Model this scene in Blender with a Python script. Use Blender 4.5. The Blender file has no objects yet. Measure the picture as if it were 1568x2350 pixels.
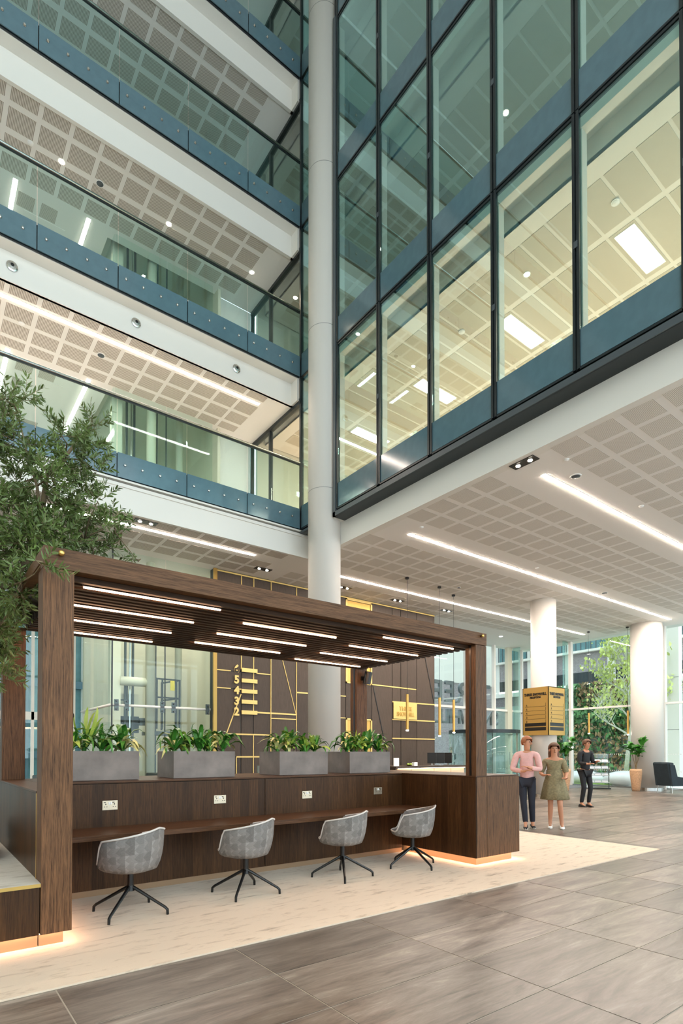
import bpy, bmesh, math, random
from mathutils import Vector, Matrix, Euler
PI = math.pi
R = math.radians
rnd = random.Random(7)
SC = bpy.context.scene
COL = SC.collection

# ---------------------------------------------------------------- camera
TILT = 0.0153
cd = bpy.data.cameras.new('camera')
cam = bpy.data.objects.new('camera', cd); COL.objects.link(cam)
cam.location = (0, 0, 1.45)
yaw = math.atan2(1691.0, 1290.0) - PI/2
cam.rotation_euler = (PI/2 + TILT, 0, yaw)
cd.sensor_fit = 'AUTO'; cd.sensor_width = 36.0
cd.lens = 36.0*1290/2350
cd.shift_y = (1728 - 1290*math.tan(TILT) - 1175)/2350
cd.clip_end = 300
SC.camera = cam

# ---------------------------------------------------------------- world, sun, exposure
W = bpy.data.worlds.new('sky'); SC.world = W; W.use_nodes = True
nt = W.node_tree; nt.nodes.clear()
bg = nt.nodes.new('ShaderNodeBackground'); wo = nt.nodes.new('ShaderNodeOutputWorld')
bg.inputs[0].default_value = (0.79, 0.93, 1.0, 1); bg.inputs[1].default_value = 1.0
nt.links.new(bg.outputs[0], wo.inputs[0])
SC.view_settings.view_transform = 'Standard'
SC.view_settings.look = 'None'
SC.view_settings.gamma = 1.0
SC.view_settings.exposure = 1.8
SC.view_settings.use_curve_mapping = False
SC.cycles.transparent_max_bounces = 24
SC.cycles.max_bounces = 7
SC.cycles.diffuse_bounces = 4
SC.cycles.glossy_bounces = 3
SC.cycles.use_adaptive_sampling = True
SC.cycles.adaptive_threshold = 0.04
SC.cycles.sample_clamp_indirect = 6
SC.cycles.caustics_reflective = False
SC.cycles.caustics_refractive = False

def area(name, loc, rot, sx, sy, power, color):
    l = bpy.data.lights.new(name, 'AREA'); l.shape = 'RECTANGLE'; l.size = sx; l.size_y = sy
    l.energy = power; l.color = color
    o = bpy.data.objects.new(name, l); COL.objects.link(o); o.location = loc; o.rotation_euler = rot
    return o

# ---------------------------------------------------------------- materials
def lin(h):
    if isinstance(h, str):
        h = h.lstrip('#'); c = [int(h[i:i+2], 16)/255 for i in (0, 2, 4)]
    else: c = [v/255 for v in h]
    return tuple((v/12.92 if v <= .04045 else ((v+.055)/1.055)**2.4) for v in c) + (1,)
class NT:
    def __init__(s, name):
        s.m = bpy.data.materials.new(name); s.m.use_nodes = True; s.t = s.m.node_tree; s.t.nodes.clear()
        s.out = s.n('ShaderNodeOutputMaterial')
    def n(s, k, **kw):
        o = s.t.nodes.new(k)
        for a, b in kw.items():
            if a.startswith('i_'):
                key = a[2:]; o.inputs[int(key) if key.isdigit() else key].default_value = b
            else: setattr(o, a, b)
        return o
    def l(s, a, b): s.t.links.new(a, b)
    def math(s, op, a, b=None):
        o = s.n('ShaderNodeMath', operation=op)
        for i, v in enumerate((a, b)):
            if v is None: continue
            if isinstance(v, (int, float)): o.inputs[i].default_value = v
            else: s.l(v, o.inputs[i])
        return o.outputs[0]
    def mix(s, f, a, b):
        o = s.n('ShaderNodeMix', data_type='RGBA')
        for i, v in ((0, f), (6, a), (7, b)):
            if isinstance(v, (int, float, tuple)): o.inputs[i].default_value = v
            else: s.l(v, o.inputs[i])
        return o.outputs[2]
    def ramp(s, f, stops):
        o = s.n('ShaderNodeValToRGB'); e = o.color_ramp.elements
        while len(e) < len(stops): e.new(.5)
        for k, (p, c) in enumerate(stops): e[k].position = p; e[k].color = c
        s.l(f, o.inputs[0]); return o.outputs[0]
    def coords(s, kind='Object', scale=(1, 1, 1)):
        tc = s.n('ShaderNodeTexCoord'); mp = s.n('ShaderNodeMapping'); mp.inputs['Scale'].default_value = scale
        s.l(tc.outputs[kind], mp.inputs[0]); return mp.outputs[0]
    def noise(s, vec, scale, detail=4, rough=.55, dist=0):
        o = s.n('ShaderNodeTexNoise'); o.inputs['Scale'].default_value = scale; o.inputs['Detail'].default_value = detail
        o.inputs['Roughness'].default_value = rough; o.inputs['Distortion'].default_value = dist
        s.l(vec, o.inputs['Vector']); return o.outputs['Fac']
    def bsdf(s, color=None, rough=.5, metal=0, bump=None, bdist=.002, spec=.5, bstr=.5):
        b = s.n('ShaderNodeBsdfPrincipled')
        if color is not None:
            if isinstance(color, tuple): b.inputs['Base Color'].default_value = color
            else: s.l(color, b.inputs['Base Color'])
        if isinstance(rough, (int, float)): b.inputs['Roughness'].default_value = rough
        else: s.l(rough, b.inputs['Roughness'])
        b.inputs['Metallic'].default_value = metal
        b.inputs['Specular IOR Level'].default_value = spec
        if bump is not None:
            bn = s.n('ShaderNodeBump'); bn.inputs['Distance'].default_value = bdist; bn.inputs['Strength'].default_value = bstr
            s.l(bump, bn.inputs['Height']); s.l(bn.outputs[0], b.inputs['Normal'])
        s.l(b.outputs[0], s.out.inputs[0]); return b
M = {}
def plain(name, c, rough=.5, metal=0, spec=.5, vary=0.0, vs=6):
    s = NT(name); c = lin(c)
    if vary:
        f = s.math('ADD', s.math('MULTIPLY', s.math('SUBTRACT', s.noise(s.coords('Object'), vs, 5), .5), 2.4), .5); f.node.use_clamp = True
        col = s.mix(f, tuple(v*(1-vary) for v in c[:3])+(1,), tuple(min(1, v*(1+vary)) for v in c[:3])+(1,))
        s.bsdf(col, rough, metal, spec=spec)
    else: s.bsdf(c, rough, metal, spec=spec)
    M[name] = s.m; return s.m
def emit(name, c, strength):
    s = NT(name); e = s.n('ShaderNodeEmission'); e.inputs[0].default_value = c; e.inputs[1].default_value = strength
    s.l(e.outputs[0], s.out.inputs[0]); M[name] = s.m; return s.m
def glass(name, tint, k=1.0, rough=0.0, add=0.0, gt=(.93, 1, 1, 1)):
    s = NT(name); t = s.n('ShaderNodeBsdfTransparent'); t.inputs[0].default_value = tint+(1,)
    g = s.n('ShaderNodeBsdfGlossy'); g.inputs['Roughness'].default_value = rough; g.inputs[0].default_value = gt
    ge = s.n('ShaderNodeNewGeometry'); dp = s.n('ShaderNodeVectorMath', operation='DOT_PRODUCT'); s.l(ge.outputs['Normal'], dp.inputs[0]); s.l(ge.outputs['Incoming'], dp.inputs[1])
    c1 = s.math('SUBTRACT', 1.0, s.math('ABSOLUTE', dp.outputs['Value'])); f = s.math('ADD', s.math('MULTIPLY', s.math('ADD', s.math('MULTIPLY', s.math('POWER', c1, 5), .96), .04), k), add)
    mx = s.n('ShaderNodeMixShader'); s.l(f, mx.inputs[0]); s.l(t.outputs[0], mx.inputs[1]); s.l(g.outputs[0], mx.inputs[2])
    s.l(mx.outputs[0], s.out.inputs[0]); M[name] = s.m; return s.m
def wood(name, dark, light, axis='Z', strips=None, rough=.42, red=0.0):
    s = NT(name); sc = {'X': (1.5, 40, 40), 'Z': (40, 40, 1.5), 'Y': (40, 1.5, 40)}[axis]
    v = s.coords('Object', sc)
    f1 = s.noise(v, 2.2, 8, .62, .6); f2 = s.noise(v, 9, 4, .6)
    f = s.math('ADD', s.math('MULTIPLY', f1, .7), s.math('MULTIPLY', f2, .35))
    col = s.ramp(f, [(.36, lin(dark)), (.52, tuple((a+b)/2 for a, b in zip(lin(dark), lin(light)))), (.68, lin(light))])
    oi = s.n('ShaderNodeObjectInfo'); k = s.math('ADD', s.math('MULTIPLY', oi.outputs['Random'], .25), .87)
    if strips:
        tc = s.n('ShaderNodeTexCoord'); sp = s.n('ShaderNodeSeparateXYZ'); s.l(tc.outputs['Object'], sp.inputs[0])
        q = s.math('FLOOR', s.math('DIVIDE', s.math('ADD', sp.outputs[0], sp.outputs[1]), strips))
        wn = s.n('ShaderNodeTexWhiteNoise', noise_dimensions='1D'); s.l(q, wn.inputs['W'])
        k = s.math('MULTIPLY', k, s.math('ADD', s.math('MULTIPLY', wn.outputs[0], .5), .75))
    vm = s.n('ShaderNodeVectorMath', operation='SCALE'); s.l(col, vm.inputs[0]); s.l(k, vm.inputs[3])
    s.bsdf(vm.outputs[0], rough+.08, 0, bump=f, bdist=.0015, bstr=.45, spec=.22)
    M[name] = s.m; return s.m

# floor tiles: streaked porcelain, the tone of each tile follows its place in the grid
TX, TY, TX0, TY0 = 1.2, .605, .71, 2.0
def tile_material():
    s = NT('floor_tile'); geo = s.n('ShaderNodeNewGeometry'); sp = s.n('ShaderNodeSeparateXYZ'); s.l(geo.outputs['Position'], sp.inputs[0])
    ix = s.math('FLOOR', s.math('DIVIDE', s.math('SUBTRACT', sp.outputs[0], TX0), TX))
    iy = s.math('FLOOR', s.math('DIVIDE', s.math('SUBTRACT', sp.outputs[1], TY0), TY))
    cb = s.n('ShaderNodeCombineXYZ'); s.l(ix, cb.inputs[0]); s.l(iy, cb.inputs[1])
    wn = s.n('ShaderNodeTexWhiteNoise', noise_dimensions='3D'); s.l(cb.outputs[0], wn.inputs[0])
    mp = s.n('ShaderNodeMapping'); mp.inputs['Scale'].default_value = (.9, 5.5, 1); s.l(geo.outputs['Position'], mp.inputs[0])
    ad = s.n('ShaderNodeVectorMath', operation='MULTIPLY_ADD'); s.l(wn.outputs['Color'], ad.inputs[0]); ad.inputs[1].default_value = (40, 40, 40); s.l(mp.outputs[0], ad.inputs[2])
    f1 = s.noise(ad.outputs[0], 1.3, 8, .66, .8); f2 = s.noise(ad.outputs[0], 7, 5, .7, .5)
    f = s.math('ADD', s.math('MULTIPLY', f1, .75), s.math('MULTIPLY', f2, .3))
    col = s.ramp(f, [(.38, lin('#493f38')), (.48, lin('#6d6259')), (.58, lin('#85796e')), (.68, lin('#a3978b'))])
    k = s.math('ADD', s.math('MULTIPLY', wn.outputs['Value'], .62), .56)
    vm = s.n('ShaderNodeVectorMath', operation='SCALE'); s.l(col, vm.inputs[0]); s.l(k, vm.inputs[3])
    s.bsdf(vm.outputs[0], s.math('ADD', s.math('MULTIPLY', f2, .16), .25), 0, bump=f2, bdist=.0006, bstr=.08, spec=.65)
    M['floor_tile'] = s.m
tile_material()
def perforated(name, axis, base, hole, pitch=.0186):
    s = NT(name); tc = s.n('ShaderNodeTexCoord'); sp = s.n('ShaderNodeSeparateXYZ'); s.l(tc.outputs['Object'], sp.inputs[0])
    a, b = (sp.outputs[1], sp.outputs[0]) if axis == 'X' else (sp.outputs[0], sp.outputs[1])
    fr = s.math('FRACT', s.math('DIVIDE', a, pitch)); g = s.math('LESS_THAN', fr, .30)
    fb = s.math('FRACT', s.math('DIVIDE', b, .034)); h = s.math('GREATER_THAN', fb, .14)
    f = s.math('MULTIPLY', g, h)
    s.bsdf(s.mix(f, lin(base), lin(hole)), .75, spec=.2)
    M[name] = s.m
perforated('perforated_board', 'X', '#e9e5dd', '#8f867b')
perforated('perforated_board_cross', 'Y', '#d9d2c8', '#655a4e', .0265)
def carpet(name, a, b, c):
    s = NT(name); v = s.coords('Object', (.8, 3.4, 1)); f = s.noise(v, 4.0, 8, .68, .35); f2 = s.noise(s.coords('Object'), 260, 2, .6); f3 = s.noise(s.coords('Object'), 1.1, 3)
    col = s.ramp(f, [(.27, lin(c)), (.37, lin(b)), (.47, lin(a))]); col = s.mix(s.math('MULTIPLY', f3, .35), col, lin(b))
    bs = s.bsdf(col, .95, 0, bump=f2, bdist=.004, bstr=.7, spec=.1); bs.inputs['Sheen Weight'].default_value = .15
    M[name] = s.m
carpet('rug_pile', '#ead5bd', '#d0b89f', '#6f5b4b')
carpet('bench_stone', '#d9cfc0', '#bdb09e', '#7c7062')
def fabric():
    s = NT('chair_fabric'); tc = s.n('ShaderNodeTexCoord'); sp = s.n('ShaderNodeSeparateXYZ'); s.l(tc.outputs['UV'], sp.inputs[0])
    iu = s.math('FLOOR', s.math('MULTIPLY', sp.outputs[0], 22)); iv = s.math('FLOOR', s.math('MULTIPLY', sp.outputs[1], 7))
    fu = s.math('FRACT', s.math('MULTIPLY', sp.outputs[0], 22)); fv = s.math('FRACT', s.math('MULTIPLY', sp.outputs[1], 7))
    cb = s.n('ShaderNodeCombineXYZ'); s.l(iu, cb.inputs[0]); s.l(iv, cb.inputs[1])
    wn = s.n('ShaderNodeTexWhiteNoise', noise_dimensions='3D'); s.l(cb.outputs[0], wn.inputs[0])
    tri = s.math('LESS_THAN', fu, s.math('MULTIPLY', s.math('ABSOLUTE', s.math('SUBTRACT', fv, .5)), 1.0))
    v = s.coords('Object', (60, 60, 260)); n = s.noise(v, 1.0, 4, .7)
    k = s.math('ADD', s.math('MULTIPLY', wn.outputs['Value'], .26), s.math('MULTIPLY', tri, .13))
    k = s.math('ADD', k, s.math('MULTIPLY', n, .45))
    s.bsdf(s.ramp(k, [(.1, lin('#5f5a57')), (.5, lin('#8a8581')), (.9, lin('#b8b2ad'))]), .92, 0, bump=n, bdist=.002, spec=.2)
    M['chair_fabric'] = s.m
fabric()
def brick_mat(name, a, b, mortar, sc):
    s = NT(name); br = s.n('ShaderNodeTexBrick'); s.l(s.coords('Generated' if False else 'Object', (1, 1, 1)), br.inputs['Vector'])
    tc = s.n('ShaderNodeTexCoord'); sp = s.n('ShaderNodeSeparateXYZ'); s.l(tc.outputs['Object'], sp.inputs[0]); cb = s.n('ShaderNodeCombineXYZ')
    s.l(s.math('ADD', sp.outputs[0], sp.outputs[1]), cb.inputs[0]); s.l(sp.outputs[2], cb.inputs[1]); s.l(cb.outputs[0], br.inputs['Vector'])
    br.inputs['Color1'].default_value = lin(a); br.inputs['Color2'].default_value = lin(b); br.inputs['Mortar'].default_value = lin(mortar)
    br.inputs['Scale'].default_value = sc; s.bsdf(br.outputs[0], .85); M[name] = s.m
brick_mat('dark_brick', '#a39b9f', '#90878b', '#b0abad', 4)

wood('oak_upright', '#2a190e', '#805a3c', 'Z')
wood('oak_beam', '#38230f', '#7d583c', 'X')
wood('oak_veneer', '#2a190d', '#56391f', 'Z', strips=.117, rough=.33)
wood('oak_top', '#331f12', '#64442c', 'X', rough=.33)
wood('oak_slat', '#22160d', '#4a3220', 'X', rough=.5)
wood('bronze_panel', '#40372f', '#574b42', 'Z', rough=.38)
plain('white_paint', '#e9e6df', .6); plain('ceiling_paint', '#efece7', .75, spec=.2)
plain('column_paint', '#d3cfc8', .55); plain('seam', '#8f8f8c', .7)
plain('black_metal', '#0d0d0e', .35); plain('dark_frame', '#1a2226', .35); plain('frame_grey', '#4d555a', .4)
plain('steel', '#c9c9c6', .25, 1); plain('brass', '#d8b36a', .28, 1); plain('brass_paint', '#cfa75a', .4, .55, vary=.05)
plain('sign_gold', '#b3914f', .42, .45); plain('letter_grey', '#5f696e', .4); plain('gold_pale', '#e2c479', .45, .25)
plain('socket_plate', '#cdbfa8', .3, .7); plain('black_plastic', '#111111', .4); plain('white_plastic', '#f0efec', .4)
plain('planter_zinc', '#756c66', .5, .1, vary=.30, vs=3.5); plain('soil', '#2a1f17', .9)
plain('leaf_green', '#3c7a2b', .35, vary=.35, vs=9); plain('leaf_lime', '#a3bc50', .4, vary=.3, vs=9); plain('leaf_cream', '#cfd08c', .42, vary=.2)
plain('olive_leaf', '#5d7038', .42, vary=.4, vs=4); plain('olive_bark', '#7b6a50', .85, vary=.3, vs=20)
plain('birch_bark', '#dcdcd2', .8, vary=.2); plain('spring_leaf', '#d2de86', .5, vary=.2)
plain('wall_leaf', '#5a8a50', .6, vary=.6, vs=3); plain('wall_leaf_red', '#a08560', .6, vary=.5, vs=3)
plain('grout', '#b9ad9e', .8); plain('plinth_bronze', '#a08468', .35, .5)
plain('office_tile', '#c4b7a2', .5, vary=.03); plain('office_grid', '#e8dfd2', .55)
plain('blue_spandrel', '#587580', .12, spec=.6, vary=.06); plain('concrete', '#b7b9b6', .8, vary=.1)
plain('paving', '#e0e2e0', .8, vary=.1); plain('grass', '#7d9a4a', .9, vary=.3, vs=20)
plain('skin_tone', '#c48a6a', .55); plain('pink_shirt', '#d9a9a4', .8, vary=.08, vs=20); plain('navy_cloth', '#1c1e2a', .8)
plain('olive_dress', '#85795a', .8, vary=.25, vs=30); plain('black_cloth', '#15161b', .75); plain('brown_hair', '#5d3a24', .6); plain('ginger_hair', '#9a5a34', .6)
plain('shoe_sole', '#e6dccb', .6); plain('basket_pot', '#c9a27e', .75, vary=.2, vs=25); plain('armchair_cloth', '#222f36', .85, vary=.15); plain('seat_blue', '#7fa6b8', .8)
plain('white_stone', '#dfe3e6', .35); plain('paper', '#dfe4ea', .6); plain('desk_glow_panel', '#f0c9a8', .5)
plain('lift_cream', '#d9d4c0', .5); plain('back_wall', '#d5d0bd', .6); plain('yellow_sign', '#d9c02a', .5)
plain('teal_wall', '#5f8a90', .4, vary=.2, vs=2); plain('mat_grey', '#6f7174', .9); plain('slat_wall', '#a9b3ac', .7, vary=.08)
emit('led_white', (1, .84, .72, 1), 44.0); emit('led_soft', (1, .84, .72, 1), 20.0); emit('led_warm', (1, .60, .38, 1), 14.0); emit('led_core', (1, .56, .32, 1), 16)
emit('office_panel', (1, .82, .68, 1), 14.0); emit('downlight', (1, .80, .58, 1), 90.0); emit('small_spot', (1, .88, .72, 1), 25.0)
emit('green_signal', (.05, 1, .35, 1), 3.0); emit('window_glow', (1, .95, .85, 1), 2.0); emit('desk_glow', (1, .72, .48, 1), 3.5)
glass('balcony_glass', (.81, .91, .90), .8, gt=(.7, .95, .95, 1)); glass('facade_glass', (.82, .925, .905), 3.4, gt=(.66, .95, .97, 1)); glass('clear_glass', (.93, .97, .96), .9)
glass('lobby_glass', (.95, .985, .98), .7); glass('lift_glass', (.92, .97, .955), .45)
M['shade_glass'] = M['clear_glass']

# ---------------------------------------------------------------- mesh helpers
def tag(o, label=None, cat=None, group=None, kind=None):
    if label: o['label'] = label
    if cat: o['category'] = cat
    if group: o['group'] = group
    if kind: o['kind'] = kind
    return o
def empty(name, loc=(0, 0, 0), rz=0.0, label=None, cat=None, group=None, kind=None, parent=None):
    o = bpy.data.objects.new(name, None); COL.objects.link(o); o.location = loc; o.rotation_euler = (0, 0, rz)
    o.empty_display_size = .1
    if parent: o.parent = parent
    return tag(o, label, cat, group, kind)
class MB:
    def __init__(s): s.v = []; s.f = []; s.mi = []; s.m = 0; s.uv = None
    def add(s, vs, fs):
        n = len(s.v); s.v += [tuple(p) for p in vs]; s.f += [tuple(n+i for i in f) for f in fs]; s.mi += [s.m]*len(fs); return s
    def box(s, x0, x1, y0, y1, z0, z1, bev=0):
        if x0 > x1: x0, x1 = x1, x0
        if y0 > y1: y0, y1 = y1, y0
        if z0 > z1: z0, z1 = z1, z0
        v = [(x0, y0, z0), (x1, y0, z0), (x1, y1, z0), (x0, y1, z0), (x0, y0, z1), (x1, y0, z1), (x1, y1, z1), (x0, y1, z1)]
        return s.add(v, [(0, 3, 2, 1), (4, 5, 6, 7), (0, 1, 5, 4), (1, 2, 6, 5), (2, 3, 7, 6), (3, 0, 4, 7)])
    def cyl(s, x, y, z0, z1, r, n=24, r2=None):
        r2 = r if r2 is None else r2
        v = [(x+r*math.cos(2*PI*i/n), y+r*math.sin(2*PI*i/n), z0) for i in range(n)] + [(x+r2*math.cos(2*PI*i/n), y+r2*math.sin(2*PI*i/n), z1) for i in range(n)]
        return s.add(v, [(i, (i+1) % n, n+(i+1) % n, n+i) for i in range(n)] + [tuple(range(n-1, -1, -1)), tuple(range(n, 2*n))])
    def lathe(s, prof, x=0, y=0, n=24, sx=1, sy=1):
        v = []; f = []; k = len(prof)
        for i in range(n):
            a = 2*PI*i/n
            for r, z in prof: v.append((x+sx*r*math.cos(a), y+sy*r*math.sin(a), z))
        for i in range(n):
            j = (i+1) % n
            for q in range(k-1): f.append((i*k+q, j*k+q, j*k+q+1, i*k+q+1))
        f.append(tuple(i*k for i in range(n-1, -1, -1))); f.append(tuple(i*k+k-1 for i in range(n)))
        return s.add(v, f)
    def tube(s, pts, rad, n=8, closed=False):
        pts = [Vector(p) for p in pts]; m = len(pts); v = []; f = []
        rr = rad if isinstance(rad, (list, tuple)) else [rad]*m
        up = Vector((0, 0, 1)); prev = None
        for i, p in enumerate(pts):
            if closed: d = pts[(i+1) % m]-pts[i-1]
            else: d = (pts[min(i+1, m-1)]-pts[max(i-1, 0)])
            d.normalize()
            if prev is None:
                a = d.cross(up)
                if a.length < .01: a = d.cross(Vector((1, 0, 0)))
                a.normalize()
            else:
                a = prev-d*prev.dot(d)
                if a.length < 1e-4: a = d.orthogonal()
                a.normalize()
            prev = a; b = d.cross(a)
            for q in range(n):
                t = 2*PI*q/n; w = p+(a*math.cos(t)+b*math.sin(t))*rr[i]; v.append(tuple(w))
        last = m if closed else m-1
        for i in range(last):
            j = (i+1) % m
            for q in range(n): f.append((i*n+q, i*n+(q+1) % n, j*n+(q+1) % n, j*n+q))
        if not closed: f.append(tuple(range(n-1, -1, -1))); f.append(tuple((m-1)*n+q for q in range(n)))
        return s.add(v, f)
    def bar(s, a, b, w, h=None):
        """square bar from a to b"""
        h = h or w; a = Vector(a); b = Vector(b); d = (b-a).normalized()
        u = d.cross(Vector((0, 0, 1)))
        if u.length < .01: u = Vector((1, 0, 0))
        u.normalize(); t = u.cross(d)
        v = []
        for p in (a, b):
            for su, st in ((-1, -1), (1, -1), (1, 1), (-1, 1)): v.append(tuple(p+u*su*w/2+t*st*h/2))
        return s.add(v, [(0, 1, 2, 3), (7, 6, 5, 4), (0, 4, 5, 1), (1, 5, 6, 2), (2, 6, 7, 3), (3, 7, 4, 0)])
    def rings(s, rings, cap=True):
        n = len(rings[0]); v = [p for r in rings for p in r]; f = []
        for i in range(len(rings)-1):
            for q in range(n): f.append((i*n+q, i*n+(q+1) % n, (i+1)*n+(q+1) % n, (i+1)*n+q))
        if cap: f.append(tuple(range(n-1, -1, -1))); f.append(tuple((len(rings)-1)*n+q for q in range(n)))
        return s.add(v, f)
    def mesh(s, name, mats, smooth=False):
        me = bpy.data.meshes.new(name); me.from_pydata(s.v, [], s.f)
        for m in (mats if isinstance(mats, (list, tuple)) else [mats]): me.materials.append(M[m] if isinstance(m, str) else m)
        if any(s.mi): me.polygons.foreach_set('material_index', s.mi)
        if smooth: me.polygons.foreach_set('use_smooth', [True]*len(me.polygons))
        me.update(); return me
    def build(s, name, mats, parent=None, smooth=False, bevel=0, **kw):
        o = bpy.data.objects.new(name, s.mesh(name, mats, smooth)); COL.objects.link(o)
        if parent: o.parent = parent
        if bevel:
            b = o.modifiers.new('edge', 'BEVEL'); b.width = bevel; b.segments = 2; b.limit_method = 'ANGLE'
        return tag(o, **kw)
def box(name, mats, x0, x1, y0, y1, z0, z1, parent=None, bevel=0, **kw):
    return MB().box(x0, x1, y0, y1, z0, z1).build(name, mats, parent, bevel=bevel, **kw)
def dup(src, loc=None, rz=None, parent=None, **kw):
    """a copy of a thing with copies of its parts and sub-parts (sharing mesh data)"""
    c = src.copy(); COL.objects.link(c)
    if parent: c.parent = parent
    if loc is not None: c.location = loc
    if rz is not None: c.rotation_euler = (0, 0, rz)
    for ch in src.children: dup(ch, parent=c)
    return tag(c, **kw)
def inst(name, me, loc, parent, rz=0, scale=None, rot=None, **kw):
    o = bpy.data.objects.new(name, me); COL.objects.link(o); o.parent = parent; o.location = loc
    o.rotation_euler = rot if rot is not None else (0, 0, rz)
    if scale: o.scale = scale
    return tag(o, **kw)
def text(name, body, size, depth, mat, parent, loc, rot, align='CENTER', bold=0.0, font=None, sx=1.0, **kw):
    c = bpy.data.curves.new(name, 'FONT'); c.body = body; c.size = size; c.extrude = depth; c.align_x = align; c.align_y = 'CENTER'; c.offset = bold
    c.space_character = 1.05
    t = bpy.data.objects.new('tmp', c); COL.objects.link(t)
    dg = bpy.context.evaluated_depsgraph_get(); me = bpy.data.meshes.new_from_object(t.evaluated_get(dg)); COL.objects.unlink(t); bpy.data.objects.remove(t)
    me.materials.clear(); me.materials.append(M[mat])
    o = bpy.data.objects.new(name, me); COL.objects.link(o); o.parent = parent; o.location = loc; o.rotation_euler = rot; o.scale = (sx, 1, 1)
    return tag(o, **kw)
FACE_S = (PI/2, 0, 0)          # reads facing -Y
FACE_W = (PI/2, 0, -PI/2)      # reads facing -X
FACE_N = (PI/2, 0, PI)         # reads facing +Y

# ================================================================ STRUCTURE
XF, YB = 7.90, 12.06           # office facade plane, balcony front plane
ZJ = [7.20, 11.15, 15.08, 19.01]   # floor joints of the storeys
ZC = 6.50                      # lobby ceiling
YW, XE, YN = 14.25, 23.8, 16.6 # feature wall, east glazing, north glazing

# floor -----------------------------------------------------------
floor = box('floor', 'grout', -15, 24.2, -8, 22, -.25, -.003, kind='structure')
tile_me = MB().box(.005, TX-.005, .005, TY-.005, -.02, 0).mesh('tile', 'floor_tile')
cells = []
for i in range(-7, 20):
    for j in range(-6, 28):
        x, y = TX0+i*TX, TY0+j*TY
        if x > 24 or y > 17.5 or x < -8: continue
        if x+TX <= 8.95+.01 and x >= -6 and y+.1 >= 3.81 and y+TY <= 7.65: continue
        f = .6065*(x+.6)+.795*(y+.3)                 # distance in front of the camera
        if f < .8: continue
        side = abs(.795*(x+.6)-.6065*(y+.3))/f
        cells.append((f+max(0, side-.62)*30, x, y))
cells.sort()
for k, (f, x, y) in enumerate(cells[:300]): inst('tile', tile_me, (x, y, 0), floor)
far = MB()
for f, x, y in cells[300:]: far.box(x+.004, x+TX-.004, y+.004, y+TY-.004, -.02, 0)
far.build('distant_tiles', 'floor_tile', floor, kind='stuff')
box('rug', 'rug_pile', -6, 8.92, 3.82, 7.6, 0, .012, label='large cream mottled rug under the booth and swivel chairs', cat='rug')
box('floor_mat', 'mat_grey', 19.5, 23.6, 12.6, 16.0, .0, .008, label='dark grey entrance mat before the glass doors', cat='doormat')

# lobby ceiling (one plasterboard plane round the atrium void) ----------------
ce = MB()
ce.box(XF+.5, 24.3, -2, YB+.12, ZC, 7.03); ce.box(-12, 24.3, YB+.12, YN+.3, ZC, 7.03); ce.box(-12, 3.8, YN+.3, 20.2, ZC, 7.03)
ceiling = ce.build('ceiling', 'ceiling_paint', kind='structure')
pm = MB().box(0, .485, 0, .465, -.003, .004).mesh('perforated_panel', 'perforated_board')
pc = MB().box(0, .485, 0, .465, -.003, .004).mesh('perforated_panel', 'perforated_board_cross')
spots = []
for y0, rows in ((3.04, 4), (6.45, 4), (9.86, 4), (13.27, 2)):
    for r in range(rows):
        for c in range(26):
            x, y = 8.34+.582*c, y0+.582*r
            if (x+.24-16.65)**2+(y+.23-10.75)**2 < .42: continue
            if y > 13.9 and x < 15.2: continue
            spots.append((.6065*x+.795*y, x, y, .465))
spots.sort()
for k, (f, x, y, h) in enumerate(spots[:240]): inst('perforated_panel', pm, (x, y, ZC), ceiling)
fr = MB()
for f, x, y, h in spots[240:]: fr.box(x, x+.485, y, y+h, ZC-.003, ZC+.004)
fr.build('distant_perforated_panels', 'perforated_board', ceiling, kind='stuff')
for c in range(13):
    x = 7.07-.582*c-.485+.5
    for y, h in ((12.16, .36), (12.98, .465), (13.56, .465)):
        if x > 7.2: continue
        inst('perforated_panel', pc, (x, y, ZC), ceiling, scale=(1, h/.465, 1))

# white fascias between ceiling and glass ------------------------------------
tr = MB().box(XF+.30, XF+.5, -2, YB+.1, ZC, 7.05); tr.box(XF+.02, XF+.5, -2, YB-.55, 7.04, 7.10)
tr.build('trim_1', 'white_paint', kind='structure')
tr = MB().box(-12, XF+.32, YB+.03, YB+.12, ZC, 7.02); tr.box(-12, XF+.32, YB+.0, YB+.10, 7.02, 7.09); tr.box(-12, XF+.32, YB-.02, YB+.10, 7.13, 7.17)
tr.build('trim_2', 'white_paint', kind='structure')

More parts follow.
